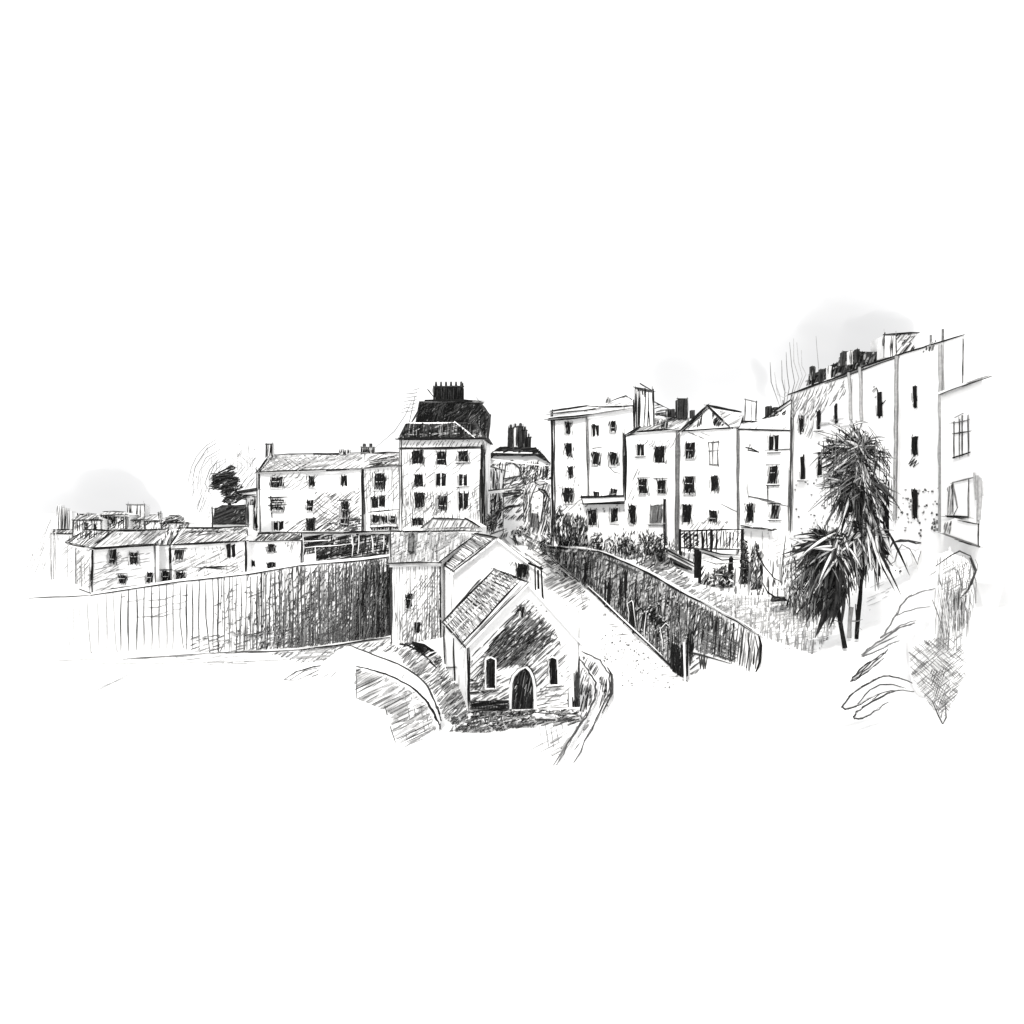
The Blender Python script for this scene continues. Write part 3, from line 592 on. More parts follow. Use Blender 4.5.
e = [pl.at(397.5, 439.3, .5), pl.at(484.5, 438.4, .5)]; bk = -pl.n * 11; top = pl.shift(2.2); tq = [top.at(406, 422.7), top.at(455, 422.7), top.at(477, 431), ]
e2 = [p + bk for p in e]; tt = [top.at(406, 422.5), top.at(476, 422.5)]; tb = [p - pl.n * 6.5 for p in tt]
for q in ([e[0], e[1], tt[1], tt[0]], [e[1], e2[1], tb[1], tt[1]], [e2[1], e2[0], tb[0], tb[1]], [e2[0], e[0], tt[0], tb[0]], [tt[0], tt[1], tb[1], tb[0]], [e[1], e[0], e2[0], e2[1]]): dr.face(q)
rp = P_(plane3(e[0], e[1], tt[0]), .06)
low = [(399, 438.5), (482, 437.6), (474, 423), (406, 423)]
dr.hatch(rp, low, 86, 1.7, 1.5, (0, 0, 1), .06, 14); dr.hatch(rp, low, 20, 2.2, 1.3, (0, 0, 1), .15, 14); dr.line(rp, (397, 439), (485, 438.5), 2.4, K[0]); dr.line(rp, (406, 423), (455, 422.8), 1.6, WHITE, dbl=False); dr.line(rp, (455, 422.8), (474, 437), 1.5, WHITE, dbl=False)
dr.hatch(rp, [(403, 433), (466, 433), (466, 434.5), (403, 434.5)], 2, 1.0, .8, (3, 4), .45, 8)
up = pl.shift(4.0); ub = t.part('attic', mat=SLATE); q = [(415, 439), (415, 424), (419, 401.2), (479, 400.3), (489, 414), (487.5, 441)]
ub.solid([up.at(*p) for p in q], [up.at(*p) + Vector((0, 4, 0)) for p in q]); ur = P_(up, .05)
ub.hatch(ur, [(417, 424), (419.5, 402), (459, 401), (448, 424)], 75, 1.7, 1.6, (0, 0, 0, 1), .03, 20); ub.hatch(ur, [(417, 424), (419.5, 402), (470, 401), (466, 426), (458, 423)], 28, 2.0, 1.4, (0, 0, 1), .1, 20)
ub.hatch(ur, [(458, 404), (478, 402), (487, 414), (486, 438), (478, 438)], 62, 2.6, 1.0, (1, 2, 1), .15, 16); ub.hatch(ur, [(448, 412), (478, 404), (486, 414), (486, 430), (466, 428)], 40, 2.6, 1.0, (1, 2, 0), .2, 16)
ub.hatch(ur, [(416, 424), (419.5, 402), (479, 401), (488, 414), (486, 440), (455, 424)], 50, 1.9, 1.3, (0, 1, 0), .12, 12); ub.line(ur, (426, 400.5), (480, 401.5), 3, K[0]); ub.line(ur, (460, 401), (482, 403), 3, K[0]); ub.poly(ur, [(479, 401), (490, 416), (488, 442)], 1.8); ub.line(ur, (484, 412), (485, 440), 1.6, K[0]); ub.line(ur, (480, 418), (481, 438), 1.4, K[0])
ub.line(ur, (410, 425), (424, 402), 1.2, K[1])
ch = chimney(t, 433.5, 463, 386.5, 402, 121, ub, 2.5, SLATE, 1.2)
cpl = Pl(W(433, 390, 121), (0, -1, 0)); ch.hatch(P_(cpl), [(433, 402), (434, 387), (463, 386), (463, 402)], 88, 1.9, 1.8, (0, 0), .05, 14); ch.line(P_(cpl), (463, 384), (463.5, 402), 1.8, K[0]); ch.line(P_(cpl), (428, 390), (433, 396), 1.6, K[1])
for x in (436, 441, 446, 451, 456, 461): pt_ = t.part('chimney_pot', ch); a = W(x, 387, 122); pt_.tube([a, a + Vector((0, 0, .35)), a + Vector((0, 0, .6))], .13, SLATE, (1, .8), 7)
ae = t.part('sky_ticks'); A = fr(118)  # added ticks of sky shading beside the roof, shaped like an antenna
ae.tube([A(409, 424), A(415, 396)], .035, K[1], (1, 1))
for k in range(7): ae.px(A, [(400.5 + k * 1.1, 413 - k * 3.8), (406 + k * 1.4, 411.5 - k * 3.6), (410 + k * 1.5, 411.7 - k * 3.8), (417, 410 - k * 3.9)], .8, K[2], wob=.5)
wi = single('aerial_cable', 'thin cable drooping from the hotel roof to the guest house chimney', 'cable'); wi.px(fr(119), [(374, 448), (384, 441), (394, 431), (405, 416), (412, 400)], .7, K[2], wob=.4)

# low building before the hotel + tower block
plp = vplane(422, 106, 478, 105)
t = house('porch_block', 'low hip roofed porch block at the foot of the hotel front', 'porch', plp, [(422, 545), (478, 545), (478, 527), (465.7, 520), (432.5, 519.4), (422.5, 528)], 4, ol=1.7, drop=2, edges=(2, 3, 4))
t.wall.hatch(P_(plp), [(424, 531), (478, 531), (466, 521), (433, 520.5)], 85, 2.8, .8, (2, 3), .25, 10); t.wall.hatch(P_(plp), [(424, 531), (478, 531), (470, 522), (433, 520.5)], 30, 3, .7, (2, 3), .3, 10)
rr = t.part('roof', mat=WASH); q = [(421, 528), (432.5, 518.6), (466, 519), (479, 526.5)]; rr.solid([plp.at(a, b, .25) for a, b in q] , [plp.at(a, b, -4.2) for a, b in q]); rr.poly(P_(plp, .3), q, 1.8); rr.hatch(P_(plp, .3), q, 60, 2.8, .8, (2, 3, 2), .2, 10)

plt = vplane(391.5, 90, 441, 89)
t = house('square_store', 'square hatched stone store with shallow roof and two small slots beside the chapel', 'store', plt, [(391.5, 645), (441, 668), (440, 563), (390.5, 563.5)], 6, ol=1.4, drop=1.0, edges=(2, 3))
pr = P_(plt); w = t.wall
w.hatch(pr, [(392, 564), (440, 564), (440, 664), (392, 642)], 90, 3.6, .8, (2, 2, 3), .15, 60); w.hatch(pr, [(405, 580), (440, 570), (440, 660), (420, 648), (402, 640)], 55, 2.8, .8, (2, 3, 2), .2, 14); w.hatch(pr, [(428, 566), (440, 566), (440, 650), (426, 640)], 88, 2.0, .9, (1, 2, 2), .15, 30); w.hatch(pr, [(394, 612), (440, 600), (440, 660), (400, 640)], 80, 3, .7, (2, 3), .3, 20)
w.line(pr, (392, 565), (391.5, 650), 1.3, K[1]); w.line(pr, (440, 564), (441, 667), 1.5, K[0])
window(t, plt, 409, 600, 5, 12, 'd'); window(t, plt, 417, 628, 6, 9, 'd'); w.scrib(pr, 409, 601, 6, 12, 1.4, K[0], 5, 75); w.scrib(pr, 416, 628, 7, 10, 1.5, K[0], 5, 60)
rf = t.part('roof', mat=WASH); a, b = plt.at(389.5, 563.5, .25), plt.at(440.5, 562.5, .25); bp = plt.shift(9.5); a2, b2 = bp.at(389, 531), bp.at(488, 530.5); b2 = bp.at(478, 531)
dn = Vector((0, 0, -.3)); rf.solid([a, b, b2, a2], [a + dn, b + dn, b2 + dn, a2 + dn]); rp = P_(plane3(a, b, a2), .05)
rq = [(391, 562), (439, 561), (475, 533), (391, 532)]
rf.hatch(rp, rq, 84, 2.8, .8, (2, 3), .15, 14); rf.hatch(rp, rq, 32, 3.2, .7, (2, 3), .25, 14); rf.line(rp, (389, 563.5), (440, 562.5), 1.8, K[0]); rf.line(rp, (388, 531.5), (480, 531.5), 1.8, K[0]); rf.line(rp, (439, 562), (478, 533), 1.5, K[0]); rf.line(rp, (390.5, 533), (391, 562), 1.2, K[1]); rf.line(rp, (436, 540), (437, 561), .8, K[2])
hp = t.part('roof_hatch', rf, GREYGL); q = [(408, 551), (414.5, 551), (414, 533), (408.5, 533)]; hp.solid([P_(plane3(a, b, a2), .35)(*p) for p in q], [P_(plane3(a, b, a2), .05)(*p) for p in q]); hp.hatch(P_(plane3(a, b, a2), .4), q, 86, 1.7, 1.2, (1, 0, 2), .1, 12)

# gable house behind the chapel
plg = vplane(454, 82.2, 543, 83.2)
q = [(454, 625), (545, 612), (543, 574), (497, 539), (454, 571)]
t = house('gable_house', 'white gable ended house rising directly behind the chapel, with a striped roof slope', 'house', plg, q, 14, ol=0, drop=4)
pr = P_(plg); w = t.wall
w.line(pr, (499, 540), (545, 574), 2.0, K[0]); w.line(pr, (510, 548), (540, 571), 1.6, K[0]); w.dots(pr, [(460, 560), (540, 600)], 14, 1, (3, 4))
sh = Vector((-2.25, 16.0, 0))
for (nm, ea, ri) in (('roof_slope', (453, 572), (497, 537)), ):
    r = t.part('roof', mat=WHITE); a, b = plg.at(*ea, off=.4), plg.at(*ri, off=.4); c_, d_ = b + sh, a + sh; e_ = plg.at(546, 575, .4); f_ = e_ + sh
    dn = Vector((0, 0, -.25))
    r.solid([a, b, c_, d_], [p + dn for p in (a, b, c_, d_)]); r.solid([b, e_, f_, c_], [p + dn for p in (b, e_, f_, c_)]); rp = P_(plane3(a, b, c_), .06)
    r.line(rp, (437.5, 560), (475, 533), 1.5, K[0]); r.line(rp, (454, 571.5), (496, 538), 1.6, K[0]); r.line(rp, (452, 570), (494, 537.5), 1.1, K[0]); r.line(rp, (438, 560), (454, 571.5), 1.6, K[0]); r.line(rp, (475, 533), (497, 537.5), 1.6, K[0])
    for k in np.linspace(.05, .95, 15):
        x0, y0 = 438 + 37 * k, 560 - 26.5 * k; r.px(rp, [(x0 + 1, y0 + .8), (x0 + R.uniform(9, 15), y0 + R.uniform(6.5, 10))], R.uniform(.8, 1.7), K[R.choice((0, 1, 2))])
    r.hatch(rp, [(440, 560), (475, 535), (494, 539), (455, 568)], -32, 3.4, .8, (2, 3, 1), .25, 14)
wq = Pl(plg.at(454, 600), (-1, -.14, 0)); w.hatch(P_(wq, .05), [(441, 566), (453, 573), (453, 618), (441, 612)], 90, 6, .6, (4, 3), .3, 30)
w.line(P_(wq, .05), (441.5, 564), (441.5, 618), 1.0, K[2])
window(t, plg, 522, 571, 10, 14, 'd', lab='dark scribbled gable window'); w.scrib(pr, 522, 571, 13, 15, 1.8, n=8); w.scrib(pr, 524, 577, 14, 8, 1.2, K[1], 7); w.scrib(pr, 513, 564, 8, 4, .9, K[2], 5)
t2 = single('gate_frame', 'thin dark gate frame of two posts beside the white gable house', 'gate'); G = fr(81.5)
for x0, y0, x1, y1 in ((535, 567, 535.5, 590), (541, 566, 543, 598), (538, 570, 538.5, 586)): t2.tube([G(x0, y0), G(x1, y1 + 3)], .07, K[0], (1, 1), 5)
t2.tube([G(528, 563), G(543, 569)], .08, K[0], (1, 1), 5)

# ================================================================== CHAPEL
plc = vplane(467.5, 66, 579, 67)
q = [(467.5, 711), (579, 711), (579, 640), (527.5, 584), (467.5, 645)]
t = house('chapel', 'small stone chapel with pointed arched door, two lancet windows and a striped roof slope', 'chapel', plc, q, 15, ol=0, drop=.6)
pr = P_(plc); w = t.wall
for x in (467.5, 469): w.line(pr, (x, 648), (x + .8, 709), 1.3, K[0])
w.line(pr, (471, 711.5), (503, 710), 1.1, WHITE); w.line(pr, (536, 709), (568, 707.5), 1.6, K[1]); w.line(pr, (568, 694), (568.5, 708), 1.1, K[2])
w.line(pr, (579, 660), (577.5, 712), 1.8, K[1]); w.line(pr, (578.6, 612), (578.6, 660), .8, K[3]); w.scrib(pr, 577, 690, 5, 38, 1.6, K[1], 7); w.scrib(pr, 576, 704, 8, 14, 1.8, K[0], 8)
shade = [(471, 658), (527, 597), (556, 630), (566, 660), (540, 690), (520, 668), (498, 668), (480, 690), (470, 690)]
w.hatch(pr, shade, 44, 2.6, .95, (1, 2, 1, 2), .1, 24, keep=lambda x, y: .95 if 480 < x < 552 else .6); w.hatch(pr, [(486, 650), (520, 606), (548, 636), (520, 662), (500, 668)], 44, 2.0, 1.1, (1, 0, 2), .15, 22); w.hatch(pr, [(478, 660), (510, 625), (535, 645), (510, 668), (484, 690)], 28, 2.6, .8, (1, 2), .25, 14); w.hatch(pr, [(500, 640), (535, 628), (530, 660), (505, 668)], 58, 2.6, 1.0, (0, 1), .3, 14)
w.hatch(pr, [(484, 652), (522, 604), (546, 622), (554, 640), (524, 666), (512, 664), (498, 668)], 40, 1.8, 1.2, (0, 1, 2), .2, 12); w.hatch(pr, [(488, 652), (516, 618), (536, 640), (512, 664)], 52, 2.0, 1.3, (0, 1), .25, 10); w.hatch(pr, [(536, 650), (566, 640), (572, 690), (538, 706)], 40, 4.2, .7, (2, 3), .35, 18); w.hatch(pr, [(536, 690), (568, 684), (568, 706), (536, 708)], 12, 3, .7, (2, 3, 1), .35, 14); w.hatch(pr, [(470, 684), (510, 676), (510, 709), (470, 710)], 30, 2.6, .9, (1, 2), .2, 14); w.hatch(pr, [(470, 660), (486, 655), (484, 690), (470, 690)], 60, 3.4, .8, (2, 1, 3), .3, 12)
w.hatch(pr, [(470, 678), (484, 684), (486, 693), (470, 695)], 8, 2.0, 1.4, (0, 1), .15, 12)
w.hatch(pr, [(544, 632), (558, 634), (562, 646), (548, 642)], 40, 2.4, 1.0, (1, 2), .2, 10)
w.dots(pr, [(520, 600), (575, 700)], 40, 1.0, (3, 2, 4))
be = t.part('plinth', mat=SLATE); be.solid([plc.at(471, 711, .5), plc.at(508, 710, .5), plc.at(508, 700, .5), plc.at(471, 701, .5)], [plc.at(471, 711), plc.at(508, 710), plc.at(508, 700), plc.at(471, 701)]); be.hatch(P_(plc, .55), [(471, 710), (508, 709), (508, 700), (471, 701)], 6, 1.6, 1.5, (0, 0, 1), .05, 20); be.scrib(P_(plc, .55), 488, 705, 34, 8, 1.7, n=24)
# door
d = t.part('door', mat=GLASS); arch = [(512, 709), (533.5, 709), (533, 686), (531.5, 678), (529, 672), (525.8, 668), (520, 671.5), (515, 677), (512.5, 684)]
d.solid([plc.at(*p, off=.06) for p in arch], [plc.at(*p, off=.005) for p in arch]); d.hatch(P_(plc, .1), arch, 80, 2.0, 1.4, (0, 0, 1), .1, 20)
for x in (517, 527.5): d.hatch(P_(plc, .12), [(x - 2, 702), (x + 2, 702), (x + 2, 685), (x - 2, 685)], 70, 3, .5, (2, 3), .5, 8)
su = t.part('door_frame'); 
outer = [(510, 710)] + [(511, 684), (513.6, 676), (519.2, 670), (525.8, 666.5), (530.2, 671), (533, 677.4), (535, 686)] + [(536, 710)]
for a, b in zip(outer, outer[1:]): su.tube([plc.at(*a, off=.1), plc.at(*b, off=.1)], .075, WHITE, (1, 1), 6)
su.poly(P_(plc, .2), [(x + (1.6 if x > 525 else -1.6), y - 1) for x, y in outer[1:-1]], 1.2, K[1]); su.hatch(P_(plc, .05), [(522, 668), (520, 663), (530, 663), (534, 672)], 40, 1.8, 1.2, (0, 1), .2, 9)
for cx, cy, ww, hh, tl in ((490.6, 673, 8, 30, 0), (554, 671, 7, 27, 1)):
    f = t.part('window'); g = t.part('pane', f, GLASS); lq = [(cx - ww / 2, cy + hh / 2), (cx + ww / 2, cy + hh / 2), (cx + ww / 2 - tl, cy - hh * .42), (cx - tl * 1.5, cy - hh / 2), (cx - ww / 2 - tl, cy - hh * .42)]
    g.solid([plc.at(*p, off=.05) for p in lq], [plc.at(*p, off=.005) for p in lq]); g.hatch(P_(plc, .08), lq, 88, 1.7, 1.5, (0, 0), .05, 34)
    fq = [(cx + (x - cx) * 1.3, cy + (y - cy) * 1.06) for x, y in lq]
    for a, b in zip(fq, fq[1:] + fq[:1]): f.tube([plc.at(*a, off=.06), plc.at(*b, off=.06)], .05, WHITE, (1, 1), 5)
    f.hatch(P_(plc, .1), [(cx - ww, cy + hh * .5), (cx - ww * .5, cy + hh * .5), (cx - ww * .5, cy - hh * .5), (cx - ww * .9, cy - hh * .5)], 80, 1.8, .9, (1, 2), .35, 10)
    s_ = t.part('sill', f); s_.solid([plc.at(cx - 6, cy + hh / 2 + 3, .2), plc.at(cx + 6, cy + hh / 2 + 3, .2), plc.at(cx + 6, cy + hh / 2 + 1.5, .2), plc.at(cx - 6, cy + hh / 2 + 1.5, .2)], [plc.at(cx - 6, cy + hh / 2 + 3), plc.at(cx + 6, cy + hh / 2 + 3), plc.at(cx + 6, cy + hh / 2 + 1.5), plc.at(cx - 6, cy + hh / 2 + 1.5)])
    s_.line(P_(plc, .22), (cx - 8, cy + hh / 2 + 3), (cx + 9, cy + hh / 2 + 2), 1.3, K[1])
window(t, plc, 522, 611, 5, 10, 'd'); w.scrib(pr, 521, 609, 8, 8, 1.2, K[1], 6)
r = t.part('roof', mat=WHITE); a, b, e_ = plc.at(464.5, 647, .45), plc.at(528, 582, .45), plc.at(584, 644, .45); sh = Vector((-2.25, 15.3, 0)); c_, d_, f_ = b + sh, a + sh, e_ + sh; dn = Vector((0, 0, -.22))
r.solid([a, b, c_, d_], [p + dn for p in (a, b, c_, d_)]); r.solid([b, e_, f_, c_], [p + dn for p in (b, e_, f_, c_)])
rpl = plane3(a, b, c_); rp = P_(rpl, .05); px = lambda v: ((v.x / v.y) * F + 512, 512 - (v.z - 12) / v.y * F)
A_, B_, C_, D_ = px(a), px(b), px(c_), px(d_)
lerp = lambda p, q, k: (p[0] + (q[0] - p[0]) * k, p[1] + (q[1] - p[1]) * k)
r.line(rp, D_, C_, 2.0, K[0]); r.line(rp, lerp(D_, C_, .2), (lerp(D_, C_, 1)[0] - 3, lerp(D_, C_, 1)[1] - 3), 1.5, K[1]); r.line(rp, D_, A_, 2.0, K[0]); r.line(rp, C_, B_, 1.6, K[0]); r.line(rp, lerp(D_, A_, .88), lerp(C_, B_, .80), 1.6, K[0]); r.line(rp, A_, B_, 1.2, K[1]); r.line(rp, lerp(D_, A_, .97), lerp(C_, B_, .93), 1.0, K[2])
for k in np.linspace(.03, .97, 21):
    p0, p1 = lerp(D_, C_, k), lerp(A_, B_, k); p1 = lerp(p0, p1, R.uniform(.62, .82)); r.px(rp, [p0, lerp(p0, p1, .5), p1], R.uniform(.9, 2.0), K[R.choice((0, 1, 1, 2))])
rq = [lerp(D_, A_, .05), lerp(D_, A_, .85), lerp(C_, B_, .78), lerp(C_, B_, .05)]
r.hatch(rp, rq, -52, 3.0, .9, (1, 2, 2), .2, 16); r.hatch(rp, rq, 46, 4.5, .7, (2, 3), .3, 22)
wl_ = Pl(plc.at(467.5, 680), (-1, -.15, 0)); pw = P_(wl_, .05)
w.line(pw, (443.8, 624), (445, 668), 1.6, K[0]); w.line(pw, (453.5, 640), (454.5, 692), 1.5, K[0]); w.line(pw, (443, 668), (455, 667), 1.4, K[0]); w.hatch(pw, [(446, 640), (466, 652), (466, 700), (454, 690), (446, 668)], 90, 6, .6, (3, 4), .4, 20)

# rocks at the chapel's foot
rocks = [(463, 727, 11, 6), (480, 728, 13, 5.5), (496, 726, 11, 6), (512, 722, 11, 7), (528, 721, 9, 8), (543, 716.5, 16, 5.5), (568, 718, 13, 5), (455, 719, 6, 5)]
names = ['squat dark rock by the corner of the slipway', 'wide flat rock between squat dark rock and chapel door', 'ragged rock under the lancet window side of the chapel', 'dark rock below the chapel doorstep', 'blackest tall rock just past the chapel doorstep', 'long flat white slab before the chapel wall', 'pale rock at the chapel corner by the curving kerb', 'smallest rock beside the slipway end']
for (x, y, rx, ry), lab in zip(rocks, names):
    p = onL(x, y + ry * .6); Y = p.y; m = single('rock', lab, 'rock', 'rocks at the foot of the chapel', mat=(WHITE if 'white' in lab else WASH)); s = Y / F
    n = 9; ring = []
    for lv, (k, h) in enumerate(((1, -.15), (.95, .35), (.6, .8))):
        ring.append([p + Vector((math.cos(2 * math.pi * i / n) * rx * s * k * R.uniform(.85, 1.1), math.sin(2 * math.pi * i / n) * ry * s * 1.3 * k * R.uniform(.85, 1.1), h * ry * s * 1.3 * R.uniform(.85, 1.1))) for i in range(n)])
    for u, v in zip(ring, ring[1:]):
        for i in range(n): m.face([u[i], u[(i + 1) % n], v[(i + 1) % n], v[i]])
    m.face(ring[-1])
    fp = Pl(p + Vector((0, -ry * s * 1.35, 0)), (0, -1, 0)); fq = [(x - rx * .9, y + ry * .6), (x + rx * .9, y + ry * .6), (x + rx * .7, y - ry * .6), (x - rx * .7, y - ry * .7)]
    if 'white' in lab: m.poly(P_(fp), fq, 1.2, K[1], close=True); m.hatch(P_(fp), fq, 20, 4, .7, (2, 3), .4, 10)
    else:
        m.hatch(P_(fp), fq, 10, 2.2, 1.2, (0, 1, 1, 2), .2, 9); m.hatch(P_(fp), fq, 35, 2.4, 1.2, (0, 1, 2), .3, 8); m.scrib(P_(fp), x, y + ry * .4, rx * 1.5, ry * .7, 1.4, K[1], 9, 70)
gl.hatch(onL, [(452, 724), (566, 716), (560, 724), (470, 734), (450, 732)], 12, 2.2, 1.1, (0, 1, 2), .3, 10); gl.hatch(onL, [(455, 714), (580, 712), (586, 724), (540, 726), (480, 733), (452, 730)], 20, 2.2, 1.2, (0, 1, 1), .3, 9); gl.hatch(onL, [(462, 712), (580, 711), (584, 720), (470, 726)], 76, 2.4, 1.2, (0, 1), .4, 7); gl.hatch(onL, [(470, 712), (576, 710), (576, 716), (470, 720)], 4, 1.6, 1.4, (0, 0, 1), .2, 10)
gl.hatch(onL, [(520, 740), (575, 718), (590, 720), (560, 756), (530, 752)], 28, 4.5, .7, (3, 2, 3), .3, 26); gl.hatch(onL, [(536, 722), (566, 720), (556, 748), (540, 746)], 100, 6, .6, (3, 2), .3, 24)
gl.hatch(onL, [(395, 645), (440, 660), (468, 700), (466, 728), (446, 722), (432, 690), (404, 664)], 35, 3.4, .8, (2, 3), .2, 22); gl.hatch(onL, [(392, 645), (440, 660), (466, 700), (464, 726), (446, 720), (430, 686), (404, 662)], 48, 2.6, .8, (2, 1, 2), .2, 12); gl.hatch(onL, [(440, 676), (468, 690), (468, 722), (450, 722)], 40, 2.2, 1.0, (1, 2), .15, 16)
gl.hatch(onL, [(396, 643), (412, 640), (442, 656), (440, 668), (424, 656)], 30, 1.8, 1.5, (0, 1), .1, 14); gl.px(onL, [(394, 643), (410, 647), (424, 655), (432, 664), (436, 668)], 2.2, K[0]); gl.px(onL, [(396, 640), (412, 638), (424, 642)], 1.1, K[1])

# coil of dark nets/boat beside the store
b = Thing('rowing_boat', 'small dark upturned rowing boat between square store and chapel', 'boat', onL(430, 666)); hb = b.part('hull', mat=SLATE); G = fr(84)
for k in range(9):
    q = k / 8; hb.tube([G(415 + 24 * q, 644 + 20 * q * q), G(418 + 20 * q, 647 + 19 * q), G(416 + 24 * q, 650 + 18 * q)], .18, K[R.choice((0, 0, 1))], (1, 1), 5)
kl = b.part('keel'); kl.tube([G(412, 643), G(424, 645), G(434, 652), G(440, 668)], .14, K[0], (1, 1), 5); kl.tube([G(433, 653), G(430, 662), G(441, 666)], .06, WHITE, (1, 1), 5)
b.o.location = G(428, 668)

# ================================================================== SLIPWAY (curved)
inner = [(318, 672.5), (340, 665), (356, 667), (375, 671.5), (393, 678), (414, 689.4), (428, 704), (435, 716), (439, 726)]
outer_ = [(322, 663), (345.6, 647), (360, 650), (375.5, 656), (403.6, 667.5), (424.7, 683), (434.5, 702), (438.5, 712), (441, 722)]
def smooth(L, n=5):
    out = []
    for i in range(len(L) - 1):
        p0, p1, p2, p3 = (np.array(L[max(0, min(len(L) - 1, k))], float) for k in (i - 1, i, i + 1, i + 2))
        for q in np.arange(n) / n: out.append(tuple(.5 * (2 * p1 + (p2 - p0) * q + (2 * p0 - 5 * p1 + 4 * p2 - p3) * q * q + (3 * p1 - p0 - 3 * p2 + p3) * q ** 3)))
    return out + [tuple(L[-1])]
zs = [1.3, 2.2, 2.4, 2.4, 2.3, 2.0, 1.3, .8, .3]
sl = single('slipway', kind='structure', mat=WHITE)
zs = [z[0] for z in smooth([(z,) for z in zs])]; inner = smooth(inner); outer_ = smooth(outer_)
def hit_z(p, z): d_ = ray(*p); return CAM + d_ * ((z - 12) / d_.z)
I_ = [hit_z(p, z) for p, z in zip(inner, zs)]; O_ = [hit_z(p, z + .1) for p, z in zip(outer_, zs)]
O_ = [Vector((p.x, p.y, p.z)) for p in O_]
for k in range(len(I_) - 1):
    sl.face([I_[k], I_[k + 1], O_[k + 1], O_[k]]); dz = lambda p: Vector((p.x, p.y, -.3))
    sl.face([dz(I_[k]), dz(I_[k + 1]), I_[k + 1], I_[k]]); sl.face([O_[k], O_[k + 1], dz(O_[k + 1]), dz(O_[k])])
sl.face([dz(I_[0]), I_[0], O_[0], dz(O_[0])])
def tube_off(m, P, wpx, mat, wob=.04):
    m.tube([p + Vector((R.uniform(-wob, wob), R.uniform(-wob, wob), .05)) for p in P], wpx * .5 * P[0].y / F, mat)
for k in range(2): tube_off(sl, I_[10:], 1.8 - .6 * k, K[0]); tube_off(sl, O_[5:], 1.6 - .5 * k, K[1])
tube_off(sl, I_[28:], 2.8, K[0]); tube_off(sl, O_[20:], 2.0, K[1]); tube_off(sl, O_[30:], 2.4, K[0])
def face_at(px_, py):
    best = None
    for k in range(len(I_) - 1):
        if inner[k][0] <= px_ <= inner[k + 1][0]:
            q_ = (px_ - inner[k][0]) / (inner[k + 1][0] - inner[k][0]); y = I_[k].y + (I_[k + 1].y - I_[k].y) * q_; best = y; break
    if best is None: best = I_[0].y if px_ < inner[0][0] else I_[-1].y
    p = W(px_, py, best - .08)
    if p.z < 0.03: p = hit_z((px_, py), .03)
    return p
hq = [(356, 669), (375, 673), (393, 680), (414, 692), (427, 706), (436, 728), (420, 740), (399, 750), (386, 708), (356, 705)]
sl.hatch(face_at, hq, 26, 3.4, 1.1, (2, 2, 3, 1), .12, 44); sl.hatch(face_at, hq, 32, 4.6, .8, (2, 3), .25, 26); sl.hatch(face_at, [(400, 690), (424, 706), (432, 728), (404, 742)], 100, 6, .6, (3, 2), .4, 14)
sl.px(face_at, [(356, 668), (356.5, 690), (356, 706)], 1.1, K[2]); sl.px(face_at, [(356, 706), (368, 707.5), (385, 709)], .9, K[3]); sl.px(face_at, [(385, 706), (391, 730), (399, 751)], 1.2, K[1])
top_at = lambda x, y: hit_z((x, y), 2.32)
for a in ([(284, 680), (296, 672.5), (314, 667.5), (335, 663), (353, 660)], [(290, 680), (304, 672), (318, 668)], [(298, 680.5), (312, 674), (322, 668)], [(312, 678), (326, 671), (338, 665)], [(284, 680), (294, 681)], [(320, 679), (334, 671), (352, 664), (375, 661)], [(328, 678.5), (340, 670), (356, 664), (372, 662)]): gl.px(lambda x, y: hit_z((x, y), max(.05, min(2.45, (x - 290) / 28))) if x > 318 else onL(x, y), a, 1.3, K[R.choice((1, 2, 2))], wob=.4)
sl.hatch(top_at, [(345, 650), (375, 657), (375, 668), (350, 664)], 20, 3.2, 1.0, (2, 1), .25, 18); sl.hatch(top_at, [(380, 661), (404, 670), (408, 680), (390, 673)], 60, 7, .6, (3, 4), .3, 10)

# ================================================================== CURVED KERB right of chapel
kb = Thing('kerb_wall', 'low white kerb wall curving round the chapel corner with dark scribbled inner face', 'kerb', onL(605, 700))
for pts, inn in (([(581, 655), (601, 664), (609, 678), (609, 698), (596, 724), (575.5, 769)], 0), ([(578, 660), (588, 674), (596, 687), (594.6, 704), (582, 728), (555, 771)], 1)):
    P = []
    for a, b in zip(pts, pts[1:]):
        for k in range(4): P.append(lerp(a, b, k / 4))
    P.append(pts[-1]); G_ = [onL(*p) for p in P]; m = kb.part('kerb')
    for p, q_ in zip(G_, G_[1:]):
        u = Vector((.12, 0, 0)); h = Vector((0, 0, .22)); dd = Vector((0, 0, -.2)); m.solid([p - u + dd, p + u + dd, p + u + h, p - u + h], [q_ - u + dd, q_ + u + dd, q_ + u + h, q_ - u + h])
    for k in range(2): m.tube([p + Vector((R.uniform(-.1, .1), -.1, .26)) for p in G_], (.055, .04)[k], K[(1, 2)[k]])
    if not inn: m.tube([p + Vector((.16, -.2, .24)) for p in G_[6:16]], .09, K[1])
    else: m.tube([p + Vector((-.1, -.2, .24)) for p in G_[14:]], .05, K[2])
gl.hatch(onL, [(580, 662), (588, 676), (594, 690), (592, 704), (580, 716), (579, 700)], 72, 2.6, 1.0, (1, 2, 2), .2, 22); gl.hatch(onL, [(582, 656), (600, 666), (600, 676), (594, 684), (586, 670)], 60, 3.2, 1.1, (1, 1, 2), .2, 16); gl.hatch(onL, [(582, 684), (592, 690), (590, 708), (580, 714)], 80, 2, 1.4, (1, 0), .15, 14)
